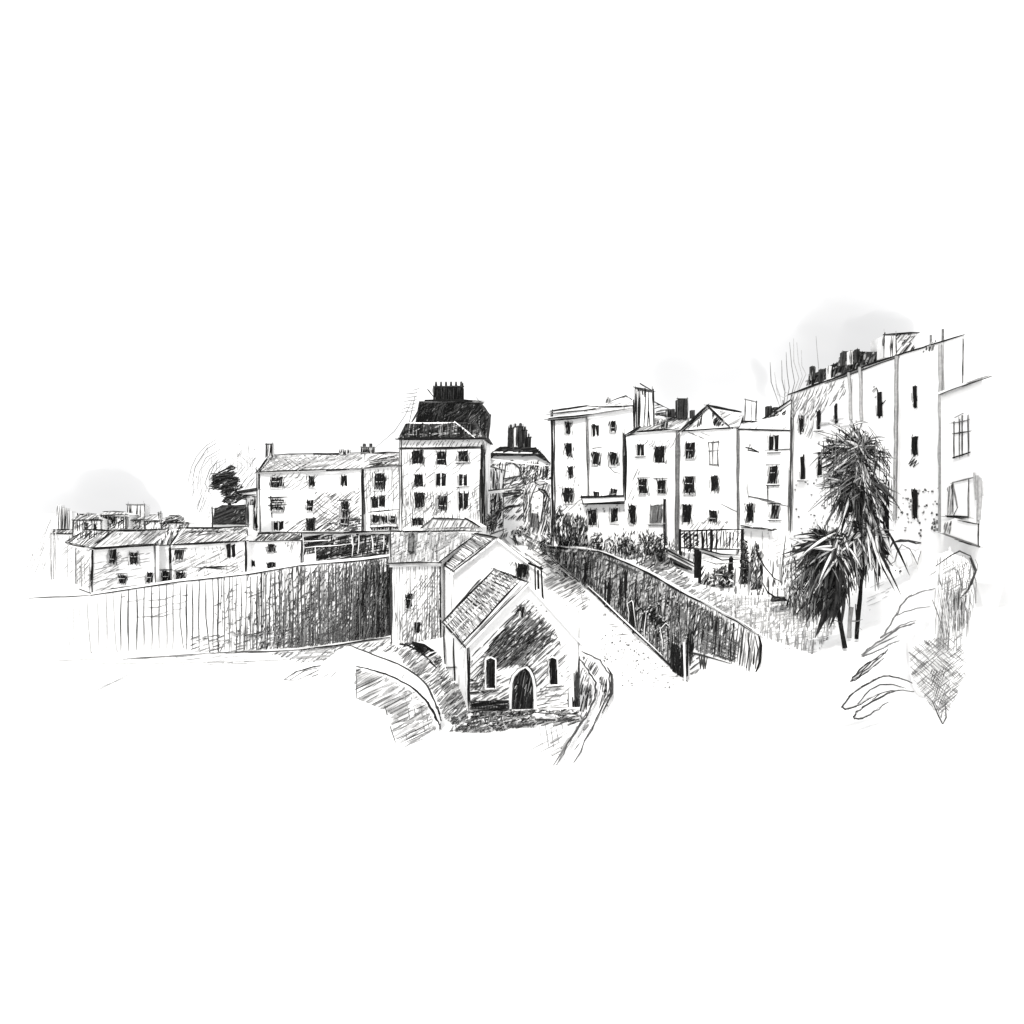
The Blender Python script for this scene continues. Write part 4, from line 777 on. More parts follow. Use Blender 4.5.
gl.hatch(onL, [(600, 676), (608, 680), (607, 706), (598, 712)], 80, 2.6, 1.3, (1, 2), .35, 20); gl.hatch(onL, [(560, 748), (578, 728), (590, 724), (576, 752)], 50, 5, .7, (3, 2), .4, 18); gl.hatch(onL, [(604, 686), (610, 684), (610, 702), (602, 708)], 78, 1.8, 1.4, (1, 0), .2, 14)
gl.dots(onL, [(600, 630), (650, 665)], 70, 1.1, (2, 3, 3)); gl.dots(onL, [(620, 640), (680, 690)], 60, 1.1, (3, 2, 4)); gl.hatch(onL, [(602, 615), (640, 640), (620, 640)], 4, 5, .6, (3, 2), .5, 12); gl.hatch(onL, [(640, 668), (680, 672), (672, 684), (640, 680)], 3, 4, .6, (4, 3), .5, 14)
# ================================================================== THE STREET GAP (centre)
pl = vplane(489, 135, 550, 133)
t = house('far_street_house', 'far dark roofed house closing the street, with clustered tall chimneys and one round headed window', 'house', pl, [(489, 520), (550, 520), (550, 463), (536, 453), (494, 453), (489, 463)], 8, ol=1.2, drop=4, edges=(2, 3, 4))
pr = P_(pl); w = t.wall
r = t.part('roof', mat=SLATE); q = [(487, 464), (490, 453.5), (500, 446.5), (536, 447.5), (545, 456), (551, 464), (536, 456), (494, 456)]
r.solid([pl.at(a, b, .5) for a, b in q], [pl.at(a, b, -7) for a, b in q]); rp = P_(pl, .55); r.hatch(rp, q, 15, 1.8, 1.3, (0, 0, 1), .12, 12); r.line(rp, (494, 452.5), (536, 452.6), 1.4, WHITE); r.line(rp, (492, 459.5), (549, 466), 1.2, WHITE, dbl=False)
for (x0, x1, y0) in ((508.5, 513, 428), (513.5, 517, 427), (518, 523, 426.5), (523, 526.5, 430), (527, 530.5, 437)): chimney(t, x0, x1, y0, 450, 137, r, 1.0, SLATE if x0 != 513.5 else PALE, 1.3 if x0 != 513.5 else .6, pots=1)
w.hatch(pr, [(489, 464), (550, 464), (550, 520), (489, 520)], 45, 2.2, 1.0, (1, 2, 1, 0), .25, 9); w.hatch(pr, [(521, 462), (550, 466), (550, 490), (524, 492)], 86, 2.2, 1.6, (0, 1, 0), .3, 12); w.hatch(pr, [(490, 464), (502, 462), (502, 484), (490, 484)], 88, 2.0, 1.6, (0, 0), .1, 16); w.hatch(pr, [(528, 462), (540, 460), (540, 482), (530, 484)], 80, 2, 1.5, (0, 1), .1, 14); w.hatch(pr, [(538, 464), (550, 466), (550, 478), (540, 476)], 85, 2.4, 1.6, (0, 1), .15, 10); w.hatch(pr, [(500, 476), (530, 472), (534, 496), (500, 500)], 20, 2.6, 1.1, (1, 2), .25, 12)
aw = t.part('arched_window', mat=WHITE); aq = [(504, 479), (520, 476), (521, 468), (518, 462), (512, 460.5), (506, 463)]; aw.solid([pl.at(a, b, .3) for a, b in aq], [pl.at(a, b) for a, b in aq]); aw.poly(P_(pl, .34), aq, 1.3, K[1], close=True); aw.hatch(P_(pl, .34), aq, 80, 3, .6, (3, 4), .3, 8); aw.px(P_(pl, .34), [(505, 466), (512, 462), (519, 468), (522, 478), (528, 484)], 1.5, K[1])

pl = vplane(489, 124, 503, 131)
t = house('corner_shop', 'dark shopfront tucked against the hotel side, with two black canopies', 'shop', pl, [(489, 535), (503, 530), (503, 470), (489, 466)], 3, ol=1.3, drop=3)
pr = P_(pl); w = t.wall; w.hatch(pr, [(490, 468), (502, 470), (502, 528), (490, 532)], 86, 1.7, 1.7, (0, 0, 1), .12, 18); w.hatch(pr, [(490, 500), (502, 500), (502, 526), (490, 530)], 70, 1.8, 1.7, (0, 0, 1), .15, 12); w.hatch(pr, [(490, 496), (502, 498), (502, 528), (490, 530)], 40, 2.2, 1.4, (0, 0, 1), .2, 10)
ca = t.part('canopy', mat=WHITE); G = fr(122)
def slab(m, pts, Y, th=.35, dp=.8, mat=None):
    a = [W(x, y, Y) for x, y in pts]; m.solid(a, [p + Vector((0, dp, 0)) for p in a], mat)
slab(ca, [(487, 491.5), (505, 489.5), (516, 488), (506, 492), (488, 494)], 121); ca.poly(G, [(487, 491), (505, 489), (518, 487)], 1.2, K[1])
cb = t.part('awning', mat=SLATE); slab(cb, [(494, 515.5), (508, 508), (520, 507), (520.5, 504.5), (508, 505.5), (496, 512)], 119); cb.hatch(fr(118.9), [(494, 515.5), (508, 508), (520, 507), (520, 505), (508, 505.5), (496, 511)], 8, 1.6, 1.4, (0, 0), .1, 10)
cc = t.part('sign_board', mat=SLATE); slab(cc, [(503, 497), (521, 493.5), (521, 491.5), (503, 493)], 120); cc.hatch(fr(119.9), [(500, 499), (520, 496), (522, 489), (506, 490)], 12, 2, 1.2, (0, 1, 1), .2, 10); cc.scrib(fr(119.9), 512, 493, 18, 8, 1.1, K[1], 10, 60)

pl = vplane(527, 120, 551, 117)
t = house('arched_gateway', 'pale arched gateway in a scribbled wall at the top of the street', 'gateway', pl, [(524, 534), (551, 538), (551, 484), (540, 480), (524, 486)], 2, ol=0, drop=2)
pr = P_(pl); w = t.wall; w.hatch(pr, [(524, 486), (540, 481), (551, 485), (551, 536), (524, 532)], 70, 2.6, 1.0, (1, 2, 2), .2, 14)
w.hatch(pr, [(524, 490), (530, 488), (529, 520), (524, 522)], 86, 2.2, 1.5, (0, 1), .15, 16); w.hatch(pr, [(540, 500), (550, 490), (550, 530), (541, 534)], 78, 2.2, 1.4, (1, 0, 1), .2, 16)
op = t.part('archway', mat=WHITE); aq = [(529.5, 521), (541, 522), (543, 505), (543.5, 494), (539, 490), (533, 493), (530, 504)]; op.solid([pl.at(a, b, .12) for a, b in aq], [pl.at(a, b, .01) for a, b in aq]); op.poly(P_(pl, .16), aq[1:] + aq[:1], 1.5, K[1]); op.dots(P_(pl, .16), [(532, 496), (541, 516)], 10, 1.0, (2, 3))
op.px(P_(pl, .2), [(533, 482), (540, 485), (548, 484), (544, 481), (533, 482)], 1.2, K[1]); op.px(P_(pl, .2), [(538, 488), (545, 491), (550, 500)], 2.0, K[0])
hd = t.part('gate', mat=GREYGL); slab(hd, [(531, 527), (540, 528), (540, 514), (532, 513)], 118.4, dp=.1); hd.hatch(fr(118.3), [(531, 527), (540, 528), (540, 514), (532, 513)], 86, 2, 1.4, (0, 1), .1, 12)
gl.hatch(onL, [(490, 505), (528, 500), (532, 528), (500, 535)], 25, 2.6, 1.1, (0, 1, 2), .3, 10); gl.hatch(onL, [(490, 518), (520, 512), (530, 532), (500, 540)], 75, 2.6, 1.3, (0, 1), .4, 9); gl.hatch(onL, [(492, 522), (520, 520), (545, 540), (556, 560), (540, 570), (505, 544)], -35, 4, 1.0, (1, 2, 1), .35, 16); gl.hatch(onL, [(524, 532), (548, 532), (580, 575), (556, 578)], -40, 2.4, .8, (1, 2, 3), .3, 12)
gl.hatch(onL, [(536, 552), (556, 556), (590, 600), (585, 612), (545, 588)], 28, 3.0, .7, (2, 3, 2), .25, 14); gl.hatch(onL, [(534, 548), (552, 552), (586, 592), (570, 596)], 32, 2.4, .8, (1, 2, 2), .25, 9); gl.hatch(onL, [(550, 552), (575, 572), (584, 584), (566, 578)], -42, 2, 1.5, (0, 1), .15, 16)
for a in ([(503, 528), (512, 533), (516, 545)], [(496, 512), (508, 514), (514, 524), (511, 530)], [(509, 528), (514, 536), (518, 546)], [(500, 523), (506, 536)]): gl.px(onL, a, 1.5, K[R.choice((0, 1))])
gl.px(onL, [(580, 586), (584, 610)], .9, K[3]); gl.line(onL, (585, 586), (687, 682), 1.2, K[1])
def shrub(label, x0, x1, y0, y1, Y, n, mats, sz=2.6, hard=0, group=None, stems=1, name='shrub', dirx=None):
    t = Thing(name, label, 'shrub', W((x0 + x1) / 2, y1, Y), group); cx, cy = (x0 + x1) / 2, (y0 + y1) / 2
    f = t.part('foliage'); leafcloud(f, cx, cy, (x1 - x0) / 2, (y1 - y0) / 2, Y, n, sz, mats, dz=min(2.0, (x1 - x0) / 2 * Y / F), dirx=dirx)
    if hard: f.hatch(fr(Y), [(x0, cy), (cx, y0), (x1, cy), (x1, y1), (x0, y1)], R.uniform(70, 100), 2.4, 1.4, (0, 0, 1), .3, 9)
    if stems:
        s = t.part('stem')
        for k in range(3): s.tube([W(cx + R.uniform(-.25, .25) * (x1 - x0), y1 + 1.5, Y), W(cx + R.uniform(-.3, .3) * (x1 - x0), cy, Y)], .06, K[0], sides=4)
    return t
DK = (LEAFD, LEAFD, LEAFD, LEAFM); MX = (LEAFD, LEAFD, LEAFM, LEAFL); LT = (LEAFD, LEAFM, LEAFL, LEAFL)
shrub('black shrub at the foot of the hotel drainpipe', 483, 496, 514, 532, 113, 110, DK, 2.2, 1)
shrub('dark shrub where the street meets the tall corner house', 540, 556, 532, 552, 107, 150, MX, 2.6, 1)
shrub('small dark shrub in the middle of the street below the arched gateway', 514, 530, 526, 536, 116, 70, MX, 2.4, 1)

# ================================================================== TERRACES (right)
pa = vplane(551.6, 101, 633, 98.3)
q = [(551.6, 548), (633, 546), (633, 407), (586.5, 405.7), (551.6, 410.7)]
t = house('corner_house', 'tall white corner house with flat cornice and narrow terrace balcony, first of the cliff terrace', 'house', pa, q, 6, 'tall white houses of the cliff terrace', ol=1.5, drop=3, edges=(2, 3))
pr = P_(pa); w = t.wall
w.line(pr, (552, 411), (552.5, 545), 2.2, K[0]); w.line(pr, (554, 420), (555, 540), 1.3, K[1])
for x in (550, 552.5): w.line(pr, (x + .5, 500), (x + 1.5, 552), 1.0, K[1], dbl=False)
co = t.part('cornice'); 
for a, b in (((550, 420), (586.5, 416)), ((586.5, 414.5), (633, 409.5))):
    A_, B_ = pa.at(*a, off=.02), pa.at(*b, off=.02); n = pa.n * .3; u = Vector((0, 0, .25)); co.solid([A_ + n, B_ + n, B_ + n + u, A_ + n + u], [A_, B_, B_ + u, A_ + u])
cpr = P_(pa, .4); co.line(cpr, (549.5, 420.3), (586.5, 416.5), 2.6, K[0]); co.line(cpr, (550, 418.5), (590, 414.5), 1.4, K[0]); co.line(cpr, (551, 414), (600, 408.5), 1.2, K[1]); co.line(cpr, (590, 414.5), (632, 408.5), 1.0, K[2]); co.line(cpr, (586, 411), (594, 409), 2.2, K[0]); co.line(cpr, (552, 410.8), (586, 405.6), 1.5, K[0])
r = roof_prism(t, pa, (598, 406.8), (634, 405.5), (612, 401), (627, 395.8), 7, PALE, lift=.05); rp = P_(r.pl, .06); G = P_(pa.shift(3), .2)
r.line(G, (601, 406), (625.5, 396), 2.2, K[0]); r.line(G, (625.5, 396), (634, 401), 2.0, K[0]); r.hatch(rp, [(602, 405.5), (625, 397.5), (632, 401), (632, 405)], 20, 3, .8, (2, 3), .3, 12); chimney(t, 606, 611, 397, 404, 100, r, .8, dark=1.2, ol=False)
pipe(t, pa, 587, 418, 588, 496, 1.4, K[2]); pipe(t, pa, 623.5, 433, 624.5, 500, 2.2, K[1])
for a in ((569, 428, 5, 12, 'd'), (569.3, 450, 7, 13, 'd'), (570, 472.5, 6, 13, 'd'), (568, 495.5, 8, 14, 'd'), (596, 430, 6, 10, 'p'), (613, 426.5, 6, 11, 'd'), (595.8, 459, 6, 13, 'd'), (614, 458, 9, 12, 'd'), (596.4, 494.6, 5, 7, 'd'), (614, 493.8, 7, 8, 'd'), (593, 518, 8, 16, 'd'), (614, 515, 8, 14, 'd')): window(t, pa, *a)
w.line(pr, (594, 448), (601, 447), 1.3, K[1]); w.line(pr, (594, 466), (597, 466), 1.2, K[1]); w.px(pr, [(608, 466), (614, 472), (620, 473)], .8, K[2])
bl = t.part('balcony'); bq = [(581.5, 497), (625.5, 496), (626.5, 502.3), (583, 503.8)]; bl.solid([pa.at(a, b, .8) for a, b in bq], [pa.at(a, b, .01) for a, b in bq]); bl.poly(P_(pa, .84), bq, 2.0, K[0], close=True); bl.line(P_(pa, .84), (625, 502), (638, 505), 1.8, K[0])
w.hatch(pr, [(556, 505), (580, 498), (590, 506), (560, 514)], 40, 4, .7, (2, 3), .3, 12); w.dots(pr, [(556, 480), (586, 510)], 26, 1.4, (2, 3)); w.dots(pr, [(600, 505), (650, 540)], 22, 1.6, (2, 3))

pb = vplane(624.5, 96.2, 679, 95.2)
t = house('terrace_house', 'terrace house topped by a big outlined chimney stack, with a pale shuttered lower window', 'house', pb, [(624.5, 549), (678, 549), (678.6, 431), (660, 431), (640, 431), (625, 435.5)], 8, 'tall white houses of the cliff terrace', ol=0, drop=3)
pr = P_(pb); w = t.wall; w.line(pr, (625, 436), (625.5, 498), 2.4, K[0]); w.line(pr, (623.5, 446), (625, 500), 1.3, K[1])
w.line(pr, (626, 436), (640, 432.5), 1.5, K[0]); w.line(pr, (638, 432), (679, 429.5), 2.2, K[0])
r = roof_prism(t, pb, (625, 434.5), (680, 430), (656, 417.5), (690, 417.5), 8, PALE, lift=.02); rp = P_(r.pl, .06)
r.hatch(rp, [(630, 432.5), (657, 418.5), (688, 418.5), (679, 429)], 25, 2.8, .9, (2, 1, 2), .25, 18); r.line(rp, (627, 434), (658, 418), 1.7, K[0]); r.line(rp, (629, 435), (656, 420), 1.3, K[0]); r.line(rp, (652, 414), (686, 418.5), 1.3, K[1]); r.hatch(rp, [(657, 420), (668, 420), (668, 429), (657, 430)], 80, 2, 1.6, (0, 0, 1), .15, 9)
ch = chimney(t, 634.8, 653.5, 387.5, 427, 97.4, r, 2.2, WHITE, .35, tilt=4); cpl = Pl(W(640, 400, 97.4), (0, -1, 0)); cq = P_(cpl)
ch.hatch(cq, [(635, 427), (635.5, 389), (648, 388), (648, 426)], 89, 2.4, 1.6, (0, 1, 0), .2, 40); ch.line(cq, (633, 400), (634, 425), 2.2, K[0]); ch.line(cq, (641, 384.5), (653, 391), 2.0, K[0]); ch.line(cq, (653, 391), (654, 408), 2.0, K[0]); ch.line(cq, (649, 412), (650, 426), 1.8, K[0]); ch.line(cq, (640, 390), (652, 392), 1.0, K[1])
r.line(P_(pb.shift(5)), (654, 402), (668, 409), 1.5, K[0]); r.hatch(P_(pb.shift(5)), [(655, 404), (678, 412), (678, 418), (655, 416)], 10, 2.6, 1.1, (1, 0, 2), .2, 16)
for a in ((641, 450.6, 8, 13, 'p'), (660.4, 454, 10, 16, 'd'), (643, 486, 9, 16, 'd'), (661, 486, 7, 15, 'd')): window(t, pb, *a, sill=(1 if a[0] == 641 else 0), lint=(a[1] == 486))
window(t, pb, 656, 514.5, 11, 18, 'h', sill=2, lab='pale shuttered window'); window(t, pb, 632, 514, 7, 17, 'd')
pipe(t, pb, 664.5, 499, 665, 542, 2.6, K[0]); w.hatch(pr, [(640, 440), (676, 436), (676, 448), (655, 452)], 60, 4, .7, (2, 3), .3, 12, curve=.15); w.hatch(pr, [(627, 470), (640, 466), (634, 500), (627, 500)], 66, 4, .8, (3, 2), .35, 14)

pc = vplane(678.5, 95.2, 738.5, 94.2)
t = house('terrace_house', 'terrace house with a triangular pediment and one faint outlined upper window', 'house', pc, [(678.5, 550), (738.4, 550), (738, 426.6), (680, 430.5)], 8, 'tall white houses of the cliff terrace', ol=0, drop=3)
pr = P_(pc); w = t.wall; w.line(pr, (680, 431), (738, 426.8), 1.7, K[0]); w.line(pr, (690, 428.5), (732, 428), 1.8, K[0]); pipe(t, pc, 677.8, 432, 677, 555, 3.0, K[2]); pipe(t, pc, 738.3, 430, 738.8, 530, 3.2, K[2])
r = roof_prism(t, pc, (680, 430), (739, 426.5), (706, 406.5), (744, 412.5), 8, PALE, lift=.02); rp = P_(r.pl, .06)
r.line(P_(pc.shift(4), .1), (707.7, 405.5), (743.7, 412.5), 2.2, K[0]); r.hatch(rp, [(718, 410), (744, 413.5), (738, 426), (728, 426)], 30, 2.8, .8, (2, 3, 2), .3, 14)
pe = t.part('pediment'); tq = [(681, 430.3), (730, 427), (707.7, 406)]; pe.solid([pc.at(a, b, .35) for a, b in tq], [pc.at(a, b, -3.5) for a, b in tq]); pp = P_(pc, .4)
pe.line(pp, (680, 430.5), (707.7, 405.8), 2.0, K[0]); pe.line(pp, (683, 431), (708, 408.5), 1.2, K[0]); pe.line(pp, (707.7, 405.8), (729, 426.5), 2.2, K[0]); pe.hatch(pp, [(712, 413), (716, 415), (726, 426), (714, 425.5)], 60, 1.7, 1.6, (0, 0, 1), .08, 12); pe.hatch(pp, [(699, 417), (704, 413), (702, 425), (697, 427)], 80, 1.8, 1.4, (0, 1), .1, 12); pe.hatch(pp, [(684, 429), (698, 418), (697, 427)], 40, 2.6, .8, (2, 3), .3, 8)
chimney(t, 678, 687.5, 399, 418, 98, r, 1.6, SLATE, 1.4); chimney(t, 691, 695, 410, 418, 97.5, r, .8, SLATE, 1.2, ol=False); chimney(t, 667, 675, 409, 416.5, 98, r, 1, SLATE, 1.2, ol=False)
for a in ((690, 451, 8, 17, 'd'), (713.8, 453, 9, 22, 'o'), (689.2, 485.5, 9, 17, 'd'), (714.7, 484, 7, 17, 'd'), (687.5, 514.5, 7, 18, 'd'), (713.5, 516, 7, 12, 'd')): window(t, pc, *a, lab=('faint outlined window' if a[4] == 'o' else None))
w.hatch(pr, [(682, 436), (700, 440), (716, 438), (716, 434), (684, 432)], -24, 4, .7, (2, 3), .2, 18); w.px(pr, [(720, 504), (732, 509), (738, 512)], .8, K[2]); w.hatch(pr, [(690, 524), (715, 519), (736, 522), (736, 532), (690, 532)], 50, 3.6, .8, (2, 3), .35, 10)

pd = vplane(738.5, 94, 792, 92.6)
t = house('terrace_house', 'last house of the white terrace, with a low roof, outlined chimney and two balconies', 'house', pd, [(738.5, 556), (792, 556), (791, 430), (738.5, 428.5)], 8, 'tall white houses of the cliff terrace', ol=0, drop=3)
pr = P_(pd); w = t.wall; w.line(pr, (738, 429), (791, 430.3), 2.2, K[0]); w.line(pr, (740, 428), (786, 429.5), 1.4, K[0]); w.line(pr, (790.5, 436), (790, 530), 1.8, K[1]); w.line(pr, (788.6, 470), (788, 530), 1.2, K[2])
r = roof_prism(t, pd, (738.4, 428.5), (793, 430), (746, 421.5), (794, 411), 8, PALE, lift=.02); rp = P_(r.pl, .06)
r.line(rp, (741, 421), (760, 422), 1.4, K[0]); G = P_(pd.shift(3.5), .2)
r.line(rp, (759, 422.5), (789, 421.5), 1.5, K[1]); r.hatch(rp, [(742, 427.5), (750, 422), (790, 416), (790, 428.5)], 30, 4, .6, (3, 4), .4, 10)
chimney(t, 745, 756, 399.5, 422, 96.5, r, 1.8, WHITE, .25, tilt=2.5); 
ro = t.part('gable_end', mat=WHITE); g_ = [(759.5, 422), (793.5, 421.5), (793.5, 399)]; ro.solid([pd.at(a, b, -3) for a, b in g_], [pd.at(a, b, -6) for a, b in g_]); gp = P_(pd.shift(3), .04); ro.line(gp, (758, 423), (793, 398.5), 2.0, K[0]); ro.line(gp, (761, 424), (790, 403), 1.2, K[0]); ro.hatch(gp, [(772, 417), (786, 407), (787, 420), (772, 420)], 50, 1.9, 1.5, (0, 0, 1), .15, 9); ro.hatch(gp, [(766, 417), (775, 408), (778, 412), (770, 419)], 76, 2, 1.5, (0, 1), .2, 8)
chimney(t, 767, 772, 406, 416, 97.5, r, .8, SLATE, 1.2, ol=False); chimney(t, 774, 778, 407, 413, 97.5, r, .8, SLATE, 1.2, ol=False)
for a in ((774, 443, 11, 17, 'p'), (774, 475, 8, 17, 'd'), (750.5, 512, 6, 19, 'd'), (774.5, 511.5, 10, 16, 'd')): window(t, pd, *a, sill=(2 if a[0] != 750.5 else 0), lint=(a[1] in (475, 511.5)))
w.line(pr, (766, 450), (795, 449), .8, K[2]); w.px(pr, [(745, 447), (752, 449), (759, 452), (748, 450), (750, 444), (752, 449)], 1.5, K[0]); w.line(pr, (750, 497), (776, 502), 1.0, K[1]); w.line(pr, (760, 500), (788, 506), .8, K[2]); w.line(pr, (768, 482), (768, 502), .9, K[2]); w.px(pr, [(745, 482), (749, 500), (745, 470)], .6, K[3])
bl = t.part('balcony'); bq = [(741, 524.5), (772, 528.5), (772, 530.5), (741, 526.5)]; bl.solid([pd.at(a, b, .8) for a, b in bq], [pd.at(a, b, .01) for a, b in bq]); bl.hatch(P_(pd, .84), [(740, 524), (772, 528), (780, 531), (755, 530), (741, 527)], -7, 1.5, 1.3, (0, 0, 1), .05, 20)
w.hatch(pr, [(742, 530), (788, 534), (786, 556), (742, 556)], 88, 8, .6, (3, 4), .4, 20); w.hatch(pr, [(770, 530), (788, 530), (786, 556), (776, 556)], 20, 6, .6, (3, 4), .4, 8)

# ---- long receding facade on the cliff edge
def zz(px_): return 92 + (61.3 - 92) * 0  # helper kept simple: the plane carries the depth
a0 = Vector(((790 - 512) / F * 92, 92)); a1 = Vector(((964 - 512) / F * 61.3, 61.3))
pe_ = vplane(790, 92, 964, 61.3)
def facade(name, label, poly, D, **k): return house(name, label, 'house', pe_, poly, D, 'tall white houses of the cliff terrace', ol=0, drop=3)
top = lambda x: 393 + (334.4 - 393) * ((x - 790) / 174.0) * (1 + .0)
t = facade('receding_house', 'long white house with black mansard line and columns of slit windows behind the palms', [(791, 548), (895, 546), (895, 356), (863, 366.7), (791, 392.8)], 8)
pr = P_(pe_); w = t.wall
for a, b in (((789, 394), (830, 380)), ((828, 380.5), (863, 367)), ((860, 368), (898, 355))): w.line(pr, a, b, 1.8, K[0])
w.line(pr, (826, 383), (898, 357), 1.2, K[1]); w.line(pr, (791.5, 396), (790.5, 530), 1.7, K[1]); w.line(pr, (793, 400), (792, 530), 1.0, K[2])
w.hatch(pr, [(792, 396), (842, 378), (848, 392), (812, 420), (792, 420)], 62, 3.4, .7, (2, 3, 2), .2, 14, curve=.08); w.hatch(pr, [(795, 410), (815, 396), (812, 440), (796, 430)], 76, 3.4, .7, (2, 3), .2, 26, curve=.08)
for x0, x1, y0, y1 in ((849, 851, 373, 420), (860, 861.5, 368, 421)): pipe(t, pe_, x0, y0, x1, y1, 3, K[3], edge=False); w.line(pr, (x1 + .5, y0 + 6), (x1, y1 + 6), .9, K[2])
w.hatch(pr, [(816, 425), (852, 411), (858, 424), (820, 432)], 6, 3.4, 1.4, (3, 4), .4, 12)
for a in ((801, 424, 4, 17), (818.6, 420.6, 3, 18), (836, 413.6, 2.4, 18), (802.5, 468, 4, 23), (819.5, 464, 3.4, 24), (879.5, 404, 5, 24)): window(t, pe_, *a, 's', sill=(3 if a[1] in (468, 420.6) else 0))
w.px(pr, [(876, 388), (880, 396), (883, 404), (886, 400)], 1.6, K[0]); w.dots(pr, [(794, 480), (892, 540)], 120, 1.4, (2, 3, 1)); w.hatch(pr, [(873, 386), (878, 390), (876, 400), (873, 396)], 40, 2, 1.4, (3, 4), .3, 6)
mr = t.part('roof', mat=SLATE); mq = [(806, 386), (809, 376), (838, 362), (843, 351), (880, 352), (882, 360), (880, 361.5), (843, 374)]
mr.solid([pe_.at(a, b, -.6) for a, b in mq], [pe_.at(a, b, -5) for a, b in mq]); mp = P_(pe_.shift(.6), .05)
mr.hatch(mp, mq, 70, 2.3, 1.6, (0, 0, 1), .12, 12); mr.hatch(mp, mq, 20, 3, 1.3, (0, 1), .3, 12)
for x, y in ((813, 367), (822, 370), (830, 367), (844, 353), (851, 352), (858, 350)): chimney(t, x - 1.6, x + 1.8, y - 1, y + 12, pe_.at(x, y).y + 1, mr, .6, SLATE if x not in (851, 830) else PALE, 1.2, ol=False, name='dormer')
ch = chimney(t, 884.5, 896, 335, 357, pe_.at(888, 345).y + 1.2, mr, 1.5, PALE, .6, name='dormer'); 
hp_ = [(884.5, 335), (919, 333), (912, 341), (916, 349), (890, 358), (886, 356)]; pdm = Pl(W(885, 340, 74.5), (0, -1, 0)); dm = t.part('hipped_roof', mat=PALE); dm.solid([pdm.at(a, b) for a, b in hp_], [pdm.at(a, b) + Vector((0, 3, 0)) for a, b in hp_])
dm.hatch(P_(pdm), hp_, 50, 2.0, 1.1, (1, 0, 2), .12, 16); dm.line(P_(pdm), (884, 335), (919, 333), 2.2, K[0]); dm.line(P_(pdm), (885, 334), (886.5, 356), 1.8, K[0]); dm.hatch(P_(pdm), [(885, 336), (892, 336), (898, 352), (887, 356)], 76, 1.8, 1.5, (0, 1), .1, 16); dm.hatch(P_(pdm), [(900, 336), (918, 334), (912, 341), (904, 344)], 40, 3, 1.2, (4,), .3, 10)

t = facade('end_house', 'nearest tall blank white house with a single column of dark slit windows', [(895.5, 546), (964, 548), (964, 334.4), (895.5, 355.5)], 8)
pr = P_(pe_); w = t.wall
for a, b in (((896, 355.5), (930, 345)), ((926, 346), (964, 334.5))): w.line(pr, a, b, 1.5, K[0]); w.line(pr, (a[0], a[1] + .8), b, 1.0, K[1], dbl=False)
pipe(t, pe_, 896.5, 356, 894.5, 520, 3.6, K[3]); pipe(t, pe_, 940.5, 345, 940, 532, 3.6, K[3], edge=False); w.line(pr, (943.5, 345), (944, 420), .7, K[3])
w.line(pr, (966 - 3, 340), (962.5, 384), 1.2, K[1])
for a in ((914.7, 393, 4.5, 14), (915.3, 403, 3.5, 9), (914.7, 446, 6, 18), (914.7, 504, 5, 29)): window(t, pe_, *a, 's')
w.scrib(pr, 913, 463, 8, 8, 1.4, K[1], 6, 50); w.px(pr, [(912, 434), (912.5, 444)], 1.6, K[1]); w.px(pr, [(911, 398), (914, 404), (918, 396)], 1.2, K[1]); w.dots(pr, [(896, 488), (940, 536)], 50, 1.8, (2, 3, 1)); w.dots(pr, [(932, 520), (938, 530)], 9, 2.4, (1, 2))
w.hatch(pr, [(922, 352), (930, 342), (936, 340), (934, 350)], 80, 3, 1.4, (1, 2), .3, 8)
ac = t.part('chimney_pot'); 
for x in (931, 943): ac.tube([pe_.at(x, 346, -.3), pe_.at(x, 329 if x == 943 else 335, -.3)], .08, K[2], (1, 1), 5)

pg = vplane(940.5, 62.5, 985, 57.5)
t = house('bay_annex', 'lower annex with tall outlined glazed window and bay balcony, nearest on the cliff edge', 'house', pg, [(941, 536), (979, 545), (982, 379), (941, 394)], 2.2, ol=0, drop=2)
pr = P_(pg); w = t.wall; ev = t.part('eave'); A_, B_ = pg.at(940, 394.3, .05), pg.at(992, 375.6, .05); ev.solid([A_ + pg.n * .1, B_ + pg.n * .1, B_ + pg.n * .1 + Vector((0, 0, .12)), A_ + pg.n * .1 + Vector((0, 0, .12))], [A_, B_, B_ + Vector((0, 0, .12)), A_ + Vector((0, 0, .12))]); ev.line(P_(pg, .14), (940, 394.3), (991, 375.8), 1.3, K[1]); ev.line(P_(pg, .14), (940, 395.3), (970, 384.5), 1.3, K[3]); ev.line(P_(pg, .14), (968, 383), (988, 376), 1.8, K[3])
f = t.part('window'); f.props['label'] = 'upper sash window in sketchy outline'; g = t.part('pane', f, WASH)
wq = [(953.5, 457), (968, 453.5), (968, 417), (953.5, 422)]; g.solid([pg.at(*p, off=.04) for p in wq], [pg.at(*p, off=.005) for p in wq], WHITE)
fp = P_(pg, .08)
for a, b in (((953.5, 422), (953.8, 457)), ((968, 416), (968, 455)), ((959, 420), (959.5, 456)), ((953, 434), (970, 431)), ((953, 423), (968, 420)), ((962, 415), (962, 455)), ((955, 418), (962, 414))): f.line(fp, a, b, 1.3, K[R.choice((1, 1, 2))])
f.line(fp, (953, 458), (969, 453), 2.4, K[0])
f = t.part('window'); f.props['label'] = 'lower tall window in sketchy outline'; g = t.part('pane', f, WASH); wq = [(948, 516), (968, 517), (968, 480), (952, 484)]; g.solid([pg.at(*p, off=.04) for p in wq], [pg.at(*p, off=.005) for p in wq], WHITE)
